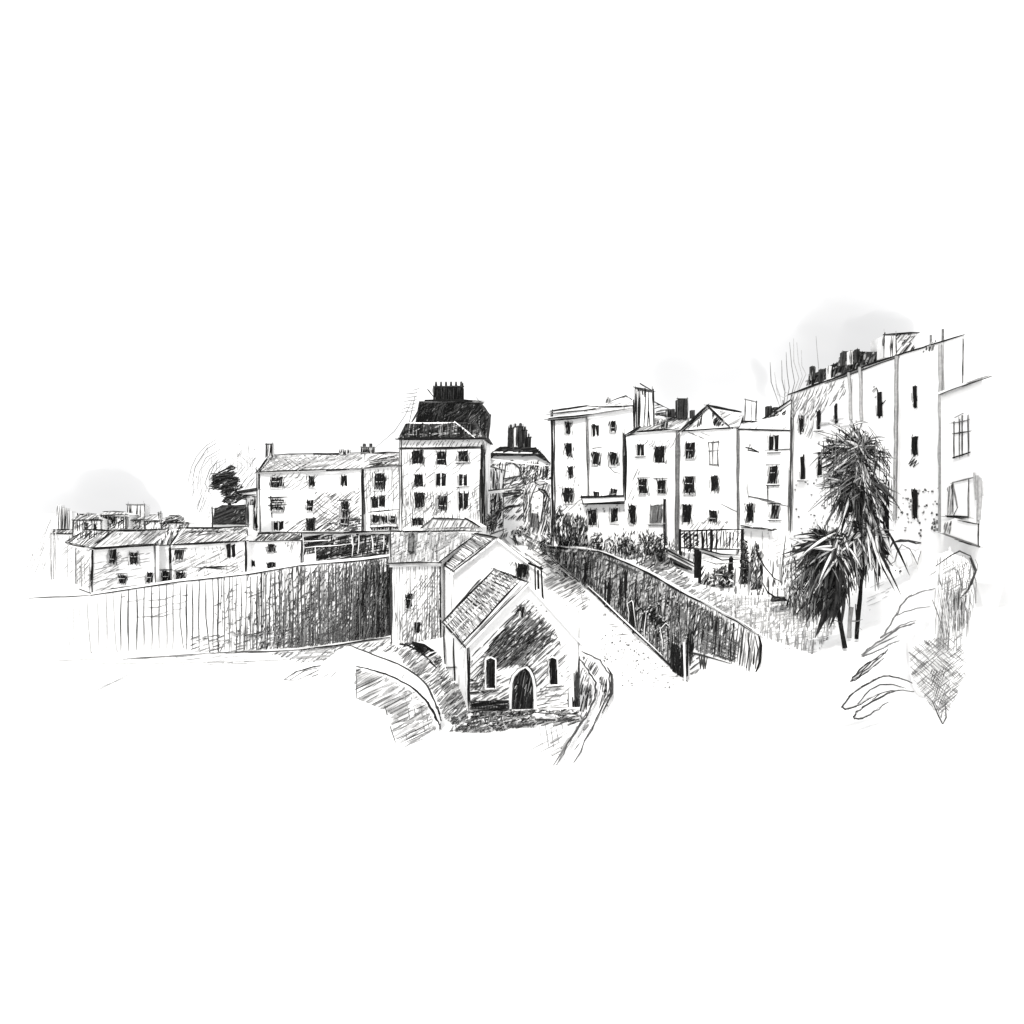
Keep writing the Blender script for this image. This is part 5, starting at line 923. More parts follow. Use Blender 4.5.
for a, b in (((949, 487), (947.5, 516)), ((952, 484), (952.5, 513)), ((968.5, 480), (968, 517)), ((953, 482), (976, 477)), ((947, 516), (968, 517)), ((953, 484), (957, 506)), ((957, 508), (953, 516)), ((955, 520), (967, 518))): f.line(fp, a, b, 1.4, K[R.choice((1, 1, 2, 0))])
g.hatch(fp, [(948, 488), (953, 484), (955, 512), (948, 515)], 84, 2.4, 1.2, (2, 1), .2, 22); f.line(fp, (947, 516.5), (968, 517.5), 2.0, K[0])
for x0, y0, x1, y1, ww, k in ((977, 475, 978, 546, 2.2, 3), (980, 478, 979, 520, 4, 3), (974, 472, 976, 500, 2, 3), (984, 480, 984, 496, 2.5, 4)): pipe(t, pg, x0, y0, x1, y1, ww, K[k], edge=False)
bq = [(944, 534), (978, 546.5), (978, 524), (955, 518), (945, 522)]; bv = t.part('bay'); bv.solid([pg.at(a, b, .5) for a, b in bq], [pg.at(a, b, .02) for a, b in bq]); bp_ = P_(pg, .54)
bv.line(bp_, (943, 533), (979, 546.5), 1.3, K[2]); bv.line(bp_, (960, 541), (980, 546.5), 1.8, K[0]); bv.line(bp_, (978, 524), (978.5, 546), 1.5, K[1]); bv.line(bp_, (958, 520), (978, 524), 1.2, K[1]); bv.hatch(bp_, [(944, 522), (951, 520), (950, 533), (944, 532)], 80, 2.8, 1.3, (2, 1), .2, 12)

# sky shading behind the roofs, added as thin upright strokes
t = Thing('sky_shading', 'faint cluster of thin upright strokes added for sky shading behind the terrace roofs', 'tree', W(785, 430, 103)); tk = t.part('trunk'); tk.tube([W(785, 440, 103), W(784, 415, 103), W(783, 400, 103)], .10, K[2], (1, .5), 5); tw = t.part('wisp')
for x0, y0, x1, y1 in ((770, 362, 776, 402), (775, 372, 780, 402), (781, 360, 785, 400), (786, 352, 790, 396), (790, 342, 795, 390), (793, 338, 799, 386), (797, 342, 803, 384), (801, 350, 806, 382), (776, 384, 786, 406), (784, 380, 795, 404)): tw.px(fr(103), [(x0, y0), (x0 + 1.2, (y0 + y1) / 2), (x1 - .5, y1 - 8), (783.5 + (x1 - 783) * .3, 410)], .75, K[R.choice((3, 3, 2))], wob=.4)
t = Thing('sky_shading', 'added sky shading, one thin twig rising above the black mansard line', 'tree', W(818, 390, 92)); tk = t.part('trunk'); tk.tube([W(820, 395, 92), W(819, 372, 92), W(817, 350, 92), W(816, 336, 92)], .035, K[3], (1, .6), 4)

# ================================================================== RETAINING WALL
t = Thing('retaining_wall', 'dark stone retaining wall streaked with vertical strokes beside the climbing road', 'retaining wall', W(650, 645, 84))
w = t.part('wall', mat=PALE); q = wall_base + wall_top[::-1]; nb = len(wall_base)
w.solid([pw1.at(*p) for p in q], [pw1.at(*p) - pw1.n * .6 + (Vector((0, 0, -1)) if i < nb else Vector((0, 0, 0))) for i, p in enumerate(q)])
pr = P_(pw1, .04)
reg = [(549, 553), (582, 583), (616, 615), (645, 642), (687, 682), (688, 598), (640, 570), (600, 553), (549, 547)]
w.hatch(pr, reg, 88, 2.3, 1.2, (1, 0, 1, 2), .15, 24); w.hatch(pr, [(549, 553), (582, 583), (600, 600), (604, 556), (549, 547)], 84, 1.9, 1.4, (0, 0, 1), .12, 18); w.line(pr, (549, 547), (598, 551), 1.8, K[0]); w.hatch(pr, reg, 66, 3.2, 1.1, (1, 2), .25, 14); w.hatch(pr, reg, 25, 3.4, .9, (1, 2), .35, 8)
w.hatch(pr, [(600, 592), (612, 578), (640, 585), (684, 604), (686, 650), (660, 640)], 92, 2.2, 1.4, (0, 1, 0), .3, 18)
for x, y0, y1, k in ((607, 580, 607, 5), (610, 577, 604, 4), (631, 603, 628, 4.5), (634, 600, 632, 3), (626, 570, 600, 3), (673, 640, 668, 6), (678, 636, 674, 5), (653, 612, 626, 4), (621, 575, 606, 3), (586, 556, 584, 3)): w.scrib(pr, x, (y0 + y1) / 2, k, abs(y1 - y0), 1.8, K[0], 5)
w.scrib(pr, 676, 664, 8, 26, 2.0, K[0], 7); w.scrib(pr, 682, 668, 5, 24, 1.8, K[0], 5); w.scrib(pr, 644, 622, 6, 22, 1.8, K[0], 5, 80); w.px(pr, [(655, 640), (656, 626), (661, 620), (667, 625), (669, 648)], 2.6, K[0]); w.px(pr, [(636, 622), (637, 612), (641, 608), (645, 612), (646, 634)], 2.2, K[0]); w.scrib(pr, 653, 614, 18, 10, 2.2, K[0], 10, 40); w.scrib(pr, 662, 622, 12, 7, 2, K[0], 8, 60)
for pts in ([(628, 622), (628, 604), (631, 600), (634, 604), (635, 626)], [(662, 650), (661, 630), (665, 622), (669, 626)], [(645, 640), (646, 610)], [(606, 606), (606, 590)]): w.px(P_(pw1, .12), pts, .8, WHITE, wob=.9)
w.dots(P_(pw1, .12), [(640, 585), (684, 650)], 60, 1.3, (4,)); 
for a, b in zip([(598, 551.5), (620, 560.5), (639, 568.5), (664, 582)], [(620, 560.5), (639, 568.5), (664, 582), (689, 596.5)]): w.line(pr, a, b, 2.3, K[0])
w.line(pr, (597, 556), (640, 573), 1.2, K[1]); w.line(P_(pw1, .12), (588, 586), (662, 655), 1.1, WHITE, dbl=False); w.line(pr, (590, 590), (650, 646), 1.6, K[0]); w.line(pr, (648, 644), (686, 681), 1.6, K[0])
pw2 = vplane(687, 78, 760, 71.5); v2 = t.part('end_wall', mat=WHITE)
q2 = [(687, 684), (757, 684), (759.5, 635), (738.4, 622), (703, 602.8), (688, 595.8)]; v2.solid([pw2.at(*p) for p in q2], [pw2.at(*p) + Vector((.3, .7, -.6 if i < 2 else 0)) for i, p in enumerate(q2)])
pr = P_(pw2, .04); reg = [(689, 599), (704, 605), (738, 624), (759, 637), (761, 648), (753, 676), (744, 668), (735, 662), (720, 658), (700, 652), (689, 648)]
w = v2; w.hatch(pr, reg, 84, 3.4, 1.3, (1, 1, 0, 2), .12, 40); w.hatch(pr, [(689, 599), (730, 622), (734, 660), (700, 652), (689, 648)], 84, 2.4, 1.2, (1, 2, 0), .2, 18); w.hatch(pr, [(689, 600), (745, 632), (735, 662), (700, 652), (689, 646)], 28, 2.8, 1.0, (1, 2), .25, 10); w.hatch(pr, [(700, 625), (740, 645), (735, 662), (702, 652)], -24, 4, 1.1, (1, 2), .2, 24); w.hatch(pr, [(689, 600), (715, 612), (712, 640), (689, 636)], 60, 2.6, 1.2, (1, 0), .25, 10)
for a, b in zip([(688, 596), (703, 603), (720, 612), (738, 622)], [(703, 603), (720, 612), (738, 622), (759, 635)]): w.line(pr, a, b, 2.6, K[0])
w.px(pr, [(758, 634), (761, 645), (759, 662), (753, 680)], 2.4, K[0]); w.px(pr, [(755, 636), (758, 650), (755, 668), (753, 678)], 1.4, K[1])
for x in (748, 741, 733): w.px(pr, [(x, ti([(688, 596), (738, 622), (760, 635)], x) + 4), (x + 1, 650), (x - 2, 668 - (748 - x) * .3)], 1.8, K[1])
w.scrib(pr, 690, 645, 6, 40, 1.8, K[0], 6); w.scrib(pr, 703, 662, 8, 14, 1.8, K[1], 6); w.line(pr, (690, 652), (730, 663), 1.2, K[1]); w.hatch(pr, [(690, 655), (700, 655), (700, 672), (690, 676)], 40, 3.2, 1.0, (2, 1), .2, 10)
po = single('post', 'pale mooring post at the foot of the retaining wall corner', 'post'); G = fr(77)
po.tube([G(684, 642), G(685, 682)], .085, WHITE, (1, 1), 6); po.tube([G(687.5, 640), G(687, 676)], .09, K[0], (1, 1), 5); po.tube([G(681.5, 645), G(683, 676)], .08, K[0], (1, 1), 5); po.scrib(G, 685, 682, 5, 5, 1.6, K[1], 5)
for x, lb in ((592.5, 'tall white pole, slimmer of the pair at the far end of the retaining wall'), (596.5, 'tall dark edged pole, thicker of the pair at the far end of the retaining wall')):
    p_ = single('pole', lb, 'pole', 'poles at the head of the retaining wall'); G = fr(99); p_.tube([G(x, 547), G(x + .3, 590)], .11, WHITE, (1, 1), 6); p_.tube([G(x + 1.4, 547), G(x + 1.8, 590)], .07, K[0], (1, 1), 5)

# ================================================================== GARDENS ON THE BANK
shrub('tall black hedge under the flat corniced corner house', 555, 588, 513, 542, 97, 900, MX, 2.6, 1, name='hedge', dirx=(.1, 1))
shrub('ragged dark hedge along the head of the retaining wall', 553, 598, 540, 556, 99.5, 500, MX, 2.4, 1, name='hedge', dirx=(.2, 1))
shrub('bushy black shrub beside the pale arched garden seat', 618, 636, 536, 560, 93, 200, DK, 2.6, 1)
shrub('mixed shrub under the shuttered lower window', 636, 662, 534, 558, 93, 220, MX, 2.6, 1)
shrub('low dark shrub at the hotel end of the garden path', 590, 604, 532, 549, 95, 120, MX, 2.4, 1)
shrub('dark upright shrub near the pediment house door', 655, 668, 534, 562, 91.5, 120, DK, 2.6, 1)
shrub('slim black cypress shrub between picket fence and stairs', 740, 749, 538, 588, 84.5, 300, DK, 2.6, 1)
shrub('dark leaning shrub beside the stair rail', 750, 762, 542, 598, 82, 320, MX, 2.8, 1, dirx=(.2, 1))
shrub('pale scrubby shrub inside the square garden frame', 710, 734, 564, 592, 83, 200, MX, 2.6, 1)
shrub('thin reedy shrub at the corner of the last terrace house', 782, 800, 545, 606, 76, 240, LT, 3.0, 0, dirx=(.08, 1))
t = Thing('arched_bench', 'pale arched garden seat among the dark shrubs above the retaining wall', 'seat', W(610, 556, 96)); s_ = t.part('seat_back'); G = fr(95.5)
aq = [(604, 549), (605, 541), (609, 538.5), (613, 541), (615, 549)]; slab(s_, aq + [(609, 551)], 95.6, dp=.3); s_.poly(fr(95.5), aq, 1.4, K[0]); st_ = t.part('seat', mat=SLATE); slab(st_, [(598, 556), (616, 557), (617, 550), (598, 549)], 95.8, dp=.6); st_.hatch(fr(95.7), [(598, 556), (616, 557), (617, 550), (598, 549)], 12, 1.8, 1.5, (0, 0, 1), .1, 10)
pf = vplane(679, 92, 744, 91)
t = Thing('picket_fence', 'dark picket fence in front of the pediment house', 'fence', W(712, 552, 91.5)); rl = t.part('rail'); P1 = P_(pf)
rl.line(P1, (680, 531), (742, 529.5), 1.6, K[0]); rl.line(P1, (682, 548), (742, 550), 1.4, K[1])
x = 680.5
pk = t.part('picket_panel')
while x < 743: pk.px(P1, [(x, 531 + R.uniform(-2, 2)), (x + R.uniform(-1, 1), 551 + R.uniform(-6, 3))], R.uniform(1.6, 3.2), K[R.choice((0, 0, 0, 1))]); x += R.uniform(2.2, 4.6)
pk.hatch(P1, [(680, 532), (698, 532), (700, 552), (688, 552)], 40, 2, 1.6, (0, 0, 1), .15, 12); pk.hatch(P1, [(700, 532), (743, 531), (743, 548), (700, 550)], 62, 4, 1.0, (1, 2), .3, 12)
for x in (680, 711, 743): po_ = t.part('post'); po_.tube([pf.at(x, 529), pf.at(x, 556)], .1, K[0], (1, 1), 5)
t = Thing('pergola', 'square timber garden frame with a white top rail below the picket fence', 'pergola', W(715, 592, 83)); G = fr(83.5)
for x, y0, y1, k in ((697, 549, 578, .2), (700, 551, 585, .14), (731, 556, 594, .17)): p_ = t.part('post'); p_.tube([G(x, y0), G(x - .5, y1)], k, K[0], (1, 1), 5)
rl = t.part('rail'); rl.tube([G(697, 549), G(720, 556), G(740, 557)], .13, WHITE, (1, 1), 5); rl.px(fr(83.3), [(697, 548), (720, 554.5), (740, 555)], 1.4, K[0]); rl.px(fr(83.3), [(702, 553), (722, 560), (740, 559)], 1.5, K[0]); rl.px(fr(83.3), [(703, 560), (716, 564), (738, 563)], 1.2, K[2])
pn = t.part('plank'); pn.hatch(fr(83.4), [(699, 566), (708, 566), (712, 585), (700, 586)], 60, 2, 1.3, (0, 1), .15, 12); pn.hatch(fr(83.4), [(714, 570), (732, 560), (731, 588), (714, 586)], 86, 2.0, 1.5, (1, 0, 0), .15, 14)
t = Thing('low_garden_wall', 'low white garden wall with a painted black shadow at its foot, left of the square garden frame', 'garden wall', W(682, 566, 91)); w = t.part('wall'); pl = vplane(664, 92, 697, 89); q = [(666, 556), (697, 571), (697, 564), (668, 550)]; w.solid([pl.at(*p) for p in q], [pl.at(*p) + Vector((.1, .6, 0)) for p in q])
pr = P_(pl); w.line(pr, (666, 549), (697, 565), 1.6, K[0]); w.line(pr, (668, 553), (697, 568), 1.0, K[1]); w.hatch(pr, [(672, 561), (690, 567), (690, 571), (678, 569)], -20, 1.5, 1.6, (0, 0), .05, 14)
fd = t.part('shadow_strip', mat=SLATE); q = [(670, 560), (692, 571), (692, 568), (670, 557)]; fd.solid([pl.at(a, b, .2) for a, b in q], [pl.at(a, b, .01) for a, b in q])  # dark slab painted in for the shadow below the wall
t = Thing('stair_rail', 'thin curved stair rail sweeping down past the last terrace house', 'railing', W(770, 598, 75)); rl = t.part('rail')
for pts, ww, k in (([(755, 541), (758, 555), (765, 568), (774, 578), (782, 582)], 1.5, 0), ([(760, 560), (762, 548), (763, 536)], .9, 2), ([(762, 583), (768, 592), (774, 597), (786, 600)], 1.6, 0), ([(781, 582), (783, 556), (787, 530)], 1.1, 1), ([(788, 600), (792, 580), (792, 552)], 1.0, 1), ([(760, 592), (762, 584)], 1.2, 1)): rl.px(fr(75.2), pts, ww, K[k], wob=.4)
sp = t.part('step', mat=SLATE); slab(sp, [(772, 602), (788, 601), (784, 597), (774, 597)], 75, dp=.6); sp.hatch(fr(74.9), [(772, 602), (788, 601), (784, 597), (774, 597)], 8, 1.4, 1.5, (0, 0), .05, 10)
bk = bank
for q_, a_ in (([(680, 552), (700, 556), (700, 572), (684, 566)], 84), ([(700, 575), (762, 560), (764, 596), (735, 594), (706, 588)], 86), ([(736, 545), (764, 548), (764, 592), (740, 588)], 80), ([(764, 560), (792, 550), (800, 600), (770, 602)], 88), ([(640, 562), (668, 556), (690, 580), (660, 578)], 30)): bk.hatch(onB, q_, a_, 3.4, 1.1, (0, 1, 2), .45, 14)
bk.hatch(onB, [(520, 528), (552, 532), (556, 552), (528, 550)], 60, 2.4, 1.1, (1, 2, 0), .3, 9); bk.hatch(onB, [(522, 532), (552, 540), (552, 550), (530, 550)], -30, 2.6, 1.2, (1, 0, 2), .3, 12)
bk.hatch(onB, [(662, 566), (700, 585), (740, 605), (760, 630), (700, 600), (650, 570)], 30, 3.4, .8, (2, 3), .3, 10); bk.hatch(onB, [(640, 566), (664, 560), (696, 590), (690, 596)], 20, 3, .8, (2, 3), .3, 12)
bk.hatch(onB, [(700, 592), (800, 602), (838, 625), (815, 655), (770, 640), (720, 612)], 88, 2.8, .8, (3, 3, 2), .3, 12); bk.hatch(onB, [(700, 592), (800, 602), (838, 625), (815, 655), (770, 640), (720, 612)], 8, 3.0, .8, (3, 4, 3), .3, 14); bk.hatch(onB, [(735, 600), (800, 606), (800, 640), (760, 625)], 45, 4, .6, (3, 3), .3, 12); bk.hatch(onB, [(776, 598), (836, 604), (830, 622), (790, 620)], 70, 2.6, .8, (2, 3), .3, 14)
bk.hatch(onB, [(866, 590), (892, 575), (890, 596), (868, 612)], 25, 4, .55, (3, 4), .35, 12); bk.dots(onB, [(730, 600), (830, 650)], 40, 1, (3, 2))
bk.dots(onB, [(880, 555), (900, 575)], 14, 1.8, (1, 2))

for x0, x1, y0, y1 in ((556, 600, 532, 552), (598, 640, 540, 560), (636, 682, 538, 566)):
    bk.hatch(onB, [(x0, y0), (x1, y0), (x1, y1), (x0, y1)], 80, 2.4, 1.1, (0, 1, 2, 1), .25, 9); bk.hatch(onB, [(x0, y0), (x1, y0), (x1, y1), (x0, y1)], 30, 2.6, .9, (1, 2), .3, 10)
shrub('tangled dark shrub strip along the foot of the stack chimney house', 600, 680, 530, 560, 92.5, 520, MX, 2.3, 0, dirx=(.1, 1))
shrub('dark climbing shrub on the street edge of the corner house', 553, 566, 505, 545, 98, 220, DK, 2.2, 1, dirx=(.1, 1))
# ================================================================== PALMS
def blade(m, p, d, L, wd, droop, mat, edge=None):
    n = 6; pts = []; d = d.normalized(); side = d.cross(Vector((0, -1, .15))); side = side.normalized() if side.length > .1 else Vector((1, 0, 0))
    for i in range(n + 1):
        q_ = i / n; pts.append(p + d * L * q_ + Vector((0, 0, -droop * L * q_ * q_)))
    b = len(m.v); k = m.m(mat)
    for i, c_ in enumerate(pts):
        ww = wd * math.sin(math.pi * min(.97, .12 + .86 * i / n)) ; t_ = (pts[min(n, i + 1)] - pts[max(0, i - 1)]).normalized(); s_ = t_.cross(Vector((0, -1, .2))); s_ = s_.normalized() if s_.length > .1 else side
        m.v += [tuple(c_ - s_ * ww + Vector((0, .03, 0))), tuple(c_ + Vector((0, -.02, 0))), tuple(c_ + s_ * ww + Vector((0, .03, 0)))]
    for i in range(n):
        for j in range(2): m.f.append((b + i * 3 + j, b + i * 3 + j + 1, b + i * 3 + j + 4, b + i * 3 + j + 3)); m.mi.append(k)
    if edge:
        for s_ in (0, 2): m.tube([Vector(m.v[b + i * 3 + s_]) + Vector((0, -.03, 0)) for i in range(n + 1)], edge, K[R.choice((0, 0, 1))], sides=3, link=False)
px1 = 62 / F
def crown(t, cx, cy, Y, specs, name='crown'):
    m = t.part(name)
    for a0, a1, n, L0, L1, dr, kinds, wd in specs:
        for i in range(n):
            a = math.radians(R.uniform(a0, a1)); L = R.uniform(L0, L1) * Y / F; dy = R.uniform(-.75, .75)
            d_ = Vector((math.cos(a), dy, math.sin(a))); p = W(cx + R.gauss(0, 6.5), cy + R.gauss(0, 6.5), Y + R.uniform(-.4, .4)); dr_ = dr * R.uniform(.3, 2.2)
            k = R.choice(kinds)
            if k == 'w': blade(m, p + Vector((0, -.25, 0)), d_, L, wd * 1.25 * Y / F, dr_, LEAFL, .6 * Y / F * .5)
            else: blade(m, p, d_, L, wd * Y / F, dr_, {'d': LEAFD, 'm': LEAFM}[k])
    for i in range(int(sum(sp[2] for sp in specs) * .5)):                 # dead, crossing leaf blades tangled in the crown
        a0, a1, n, L0, L1, dr, kinds, wd = R.choice(specs); a = math.radians(R.uniform(a0, a1)); r0 = R.uniform(4, L0); x, y = cx + r0 * math.cos(a), cy - r0 * math.sin(a)
        b_ = a + R.uniform(-1.1, 1.1); L = R.uniform(7, 20); m.px(fr(Y - R.uniform(.2, 1.0)), [(x, y), (x + L * .5 * math.cos(b_), y - L * .5 * math.sin(b_)), (x + L * math.cos(b_), y - L * math.sin(b_) + R.uniform(0, 4))], R.uniform(.7, 1.5), K[R.choice((0, 0, 1, 2))], link=False)
    return m
Yp = 62
t = Thing('palm_tree', 'taller spiky cabbage palm with two tiers of leaves before the long receding house', 'palm', W(857, 640, Yp))
tr = t.part('trunk'); G = fr(Yp); tr.tube([G(856.5, 639), G(857, 630), G(858.5, 612), G(860, 598), (G(861, 585)), G(863, 560), G(866, 530), G(862, 500), G(858, 462)], 2.0 * px1, K[0], (1, .7), 8); tr.scrib(fr(61.8), 857.5, 620, 3.4, 36, 1.4, K[0], 4); tr.px(fr(61.7), [(856, 634), (859, 628), (862, 630)], 1.1, K[1]); tr.px(fr(61.7), [(851, 622), (858, 621), (863, 619)], .9, K[2])
crown(t, 858, 450, Yp, [(110, 262, 84, 16, 42, .22, 'dwwmd', 1.0), (-60, 100, 80, 10, 30, .3, 'dddwm', .9), (60, 125, 16, 12, 24, .2, 'dwm', 1.0), (150, 215, 26, 30, 42, .12, 'wwd', 1.6), (200, 290, 30, 18, 36, .3, 'ddw', 1.6), (-30, 10, 3, 24, 30, .1, 'd', .8)])
crown(t, 858, 478, Yp, [(165, 215, 40, 22, 40, .10, 'wwdw', 1.1), (210, 300, 84, 22, 48, .25, 'dddwm', 1.2), (-75, -15, 60, 22, 42, .22, 'ddwm', 1.15), (-120, -60, 36, 24, 46, .2, 'dwd', 1.2)], 'skirt')
crown(t, 868, 528, Yp, [(-105, -45, 70, 20, 58, .12, 'dddw', 1.5), (-140, -90, 40, 14, 46, .1, 'ddw', 1.4), (-60, -20, 12, 10, 26, .4, 'dwd', 2.0), (100, 150, 12, 12, 22, .0, 'dwm', 1.4)], 'dead_leaf')
tr.scrib(fr(61.6), 886, 508, 7, 34, 2.0, K[0], 6); 
t2 = single('dark_stake', 'dark scribbled stake standing behind the taller palm', 'stake'); t2.tube([W(887, 555, 63.5), W(886, 525, 63.5), W(886, 486, 63.5)], .17, K[0], (1, .8), 6); t2.hatch(fr(63.3), [(883, 480), (891, 478), (894, 492), (890, 530), (883, 530)], 88, 2, 1.2, (1, 0), .2, 20)
t = Thing('palm_tree', 'shorter dark drooping cabbage palm with a leaning trunk, lower of the two palms', 'palm', W(844.5, 647, 61))
tr = t.part('trunk'); G = fr(61); tr.tube([G(845, 648), G(842, 632), G(839, 615), G(836, 600), G(832, 588), G(832, 560), G(834, 545)], 2.3 * px1, K[0], (1, .8), 8); tr.px(fr(60.8), [(834, 620), (840, 622), (842, 623)], 1.0, K[1])
crown(t, 834, 544, 61, [(145, 200, 50, 20, 40, .1, 'dddw', 1.2), (195, 235, 90, 24, 54, .12, 'dddwm', 1.3), (230, 275, 76, 26, 66, .1, 'dddm', 1.4), (270, 310, 44, 16, 46, .1, 'ddw', 1.3), (120, 155, 12, 14, 26, .2, 'dm', 1.6)])
crown(t, 834, 545, 60.6, [(165, 180, 4, 20, 30, .06, 'w', 1.0), (200, 225, 6, 18, 30, .06, 'w', 1.0), (262, 285, 4, 18, 26, .05, 'w', 1.2), (295, 315, 3, 20, 28, .2, 'w', 1.0)], 'pale_leaf')
crown(t, 836, 585, 61, [(200, 260, 46, 14, 34, .25, 'dddm', 1.8), (225, 245, 14, 24, 42, .15, 'dd', 2.0)], 'dead_leaf')
sk2 = t.part('hanging_fibre')
for a_, q_ in ((84, [(796, 560), (822, 548), (836, 566), (832, 604), (810, 616), (796, 600)]), (70, [(800, 556), (828, 560), (828, 600), (806, 606)]), (96, [(836, 556), (872, 556), (868, 590), (842, 592)]), (62, [(822, 516), (856, 512), (850, 548), (826, 540)]), (88, [(818, 440), (856, 424), (892, 450), (890, 510), (860, 520), (824, 506)]), (35, [(820, 450), (852, 430), (860, 500), (826, 500)]), (120, [(862, 440), (892, 452), (888, 500), (864, 500)]), (86, [(786, 570), (812, 562), (832, 606), (806, 628), (790, 612)]), (100, [(858, 512), (884, 508), (884, 552), (862, 556)])): sk2.hatch(fr(60.2), q_, a_, 3.0, 1.1, (0, 1, 1, 2), .3, 16, smear=0)
st_ = single('thin_stake', 'faint grey stake between the two palm trunks', 'stake'); st_.tube([W(851, 607, 62.5), W(849.5, 622, 62.5), W(849, 638, 62.5)], .13, K[3], (1, 1), 5); st_.tube([W(850, 621, 62.4), W(859, 621, 62.4)], .05, K[3], (1, 1), 4)
m = single('reeds', kind='stuff')
for i in range(150):
    x = R.uniform(792, 826); y = R.uniform(566, 612); p = onB(x, y + 8); L = R.uniform(10, 26) * p.y / F; blade(m, p, Vector((R.uniform(-.25, .2), R.uniform(-.2, .2), 1)), L, .4 * p.y / F, .1, R.choice((LEAFD, LEAFM, LEAFM)))

# ================================================================== BIG LEAFY BUSH (right foreground bank)
t = Thing('giant_bush', 'sprawling pale bush of long looping leaves on the bank below the bay annex', 'bush', onB(915, 700))
body = t.part('foliage'); G = fr(57)
def lumps(m, cx, cy, rx, ry, Y, ry_depth, mat, seed):
    rr = random.Random(seed); nu, nv = 18, 12; b = len(m.v); k = m.m(mat); ph = [rr.uniform(0, 6) for _ in range(6)]
    for i in range(nv + 1):
        th = math.pi * i / nv
        for j in range(nu):
            f_ = 2 * math.pi * j / nu; kk = 1 + .10 * math.sin(3 * f_ + ph[0]) + .08 * math.sin(5 * th + ph[1] + 2 * f_) + .05 * math.sin(7 * f_ + ph[2])
            p = W(cx, cy, Y) + Vector((rx * math.sin(th) * math.cos(f_) * kk * Y / F, ry_depth * math.sin(th) * math.sin(f_) * kk, ry * math.cos(th) * kk * Y / F)); m.v.append(tuple(p))
    for i in range(nv):
        for j in range(nu): m.f.append((b + (i + 1) * nu + j, b + (i + 1) * nu + (j + 1) % nu, b + i * nu + (j + 1) % nu, b + i * nu + j)); m.mi.append(k)
body.smooth = True
lumps(body, 936, 640, 30, 60, 58, 1.2, WHITE, 3); lumps(body, 950, 590, 22, 36, 59, 1.0, WHITE, 5)
sk = fr(56.3); SMEAR = .12
body.hatch(sk, [(938, 556), (970, 556), (976, 590), (970, 632), (958, 652), (936, 648), (932, 600)], 86, 2.6, .8, (2, 2, 3), .2, 24, keep=lambda x, y: 1 - min(.9, (abs(x - 955) / 27) ** 4)); body.hatch(sk, [(950, 560), (978, 560), (974, 610), (960, 640), (950, 630)], 100, 3.0, .8, (2, 3), .3, 20, curve=.1); body.hatch(sk, [(944, 560), (972, 562), (968, 596), (942, 590)], 30, 3.4, .8, (2, 3), .25, 16); body.hatch(sk, [(950, 590), (968, 585), (962, 630), (952, 632)], 88, 2, 1.2, (2, 1, 2), .15, 20); body.hatch(sk, [(936, 575), (950, 575), (950, 640), (940, 640)], 100, 3, .7, (3, 2), .2, 24)
for a_ in (40, -42): body.hatch(sk, [(908, 652), (924, 640), (962, 634), (968, 668), (955, 700), (944, 716), (928, 702), (912, 676)], a_, 2.8, .8, (2, 2, 3), .15, 16, keep=lambda x, y: 1 - min(1, (abs(x - 938) / 34) ** 3))
body.hatch(sk, [(930, 670), (952, 668), (948, 704), (934, 704)], 70, 2.8, .9, (2, 1), .2, 20); body.hatch(sk, [(920, 636), (944, 630), (930, 660), (916, 664)], -38, 5, .6, (3, 4), .3, 18)
body.px(sk, [(932, 700), (938, 716), (943, 724), (946, 718), (945, 700)], 1.5, K[1]); body.px(sk, [(934, 700), (941, 718), (944, 706)], 1.2, K[2])
body.px(sk, [(936, 566), (950, 556), (960, 551), (970, 556), (976, 570), (972, 584), (964, 594)], 1.5, K[1], wob=.6); body.px(sk, [(970, 558), (975, 572), (968, 590), (960, 598)], 2.0, K[1])
body.px(sk, [(932, 600), (940, 620), (944, 640)], 1.4, K[2]); body.px(sk, [(958, 610), (962, 586), (958, 570), (950, 568)], 1.2, K[2])
def leaf(pts, rib, Y0, Y1, k=2):
    pts = smooth(pts, 3); rib = [smooth(r_, 3) for r_ in rib]
    m = t.part('leaf', mat=WHITE); n = len(pts); x0, x1 = min(p[0] for p in pts), max(p[0] for p in pts)
    dep = lambda x: Y0 + (Y1 - Y0) * (x - x0) / (x1 - x0)
    fr_ = [W(x, y, dep(x)) for x, y in pts]; bk_ = [p + Vector((.05, .22, 0)) for p in fr_]; m.solid(fr_, bk_)
    at = lambda x, y: W(x, y, dep(x) - .05)
    for j in range(2): m.px(at, [(x + R.uniform(-.5, .5), y + R.uniform(-.5, .5)) for x, y in pts[:-3]], 1.6 - .6 * j, K[k if j == 0 else 3], wob=.5)
    for rb_ in rib: m.px(at, rb_, 1.1, K[k], wob=.4)
leaf([(935, 588), (918, 593), (904, 601), (894, 618), (884, 634), (882, 637), (900, 626), (916, 621), (930, 622)], [[(896, 616), (910, 610), (930, 606)], [(904, 600), (912, 594)]], 53, 57)
leaf([(915, 623), (900, 628), (888, 636), (872, 646), (862, 655), (868, 655), (884, 648), (900, 640), (914, 635)], [[(864, 654), (880, 644), (898, 636)]], 52.5, 56)
leaf([(888, 650), (876, 658), (864, 666), (853, 678), (851, 681), (858, 678), (872, 668), (884, 658), (889, 651)], [[(855, 679), (868, 668), (884, 654)], [(856, 676), (872, 662)]], 51.5, 54, 1)
leaf([(912, 683), (898, 678), (884, 676), (868, 683), (854, 692), (845, 702), (842, 708), (852, 708), (864, 702), (878, 694), (900, 688)], [[(858, 704), (870, 690), (886, 684), (906, 688)]], 50.5, 54, 1)
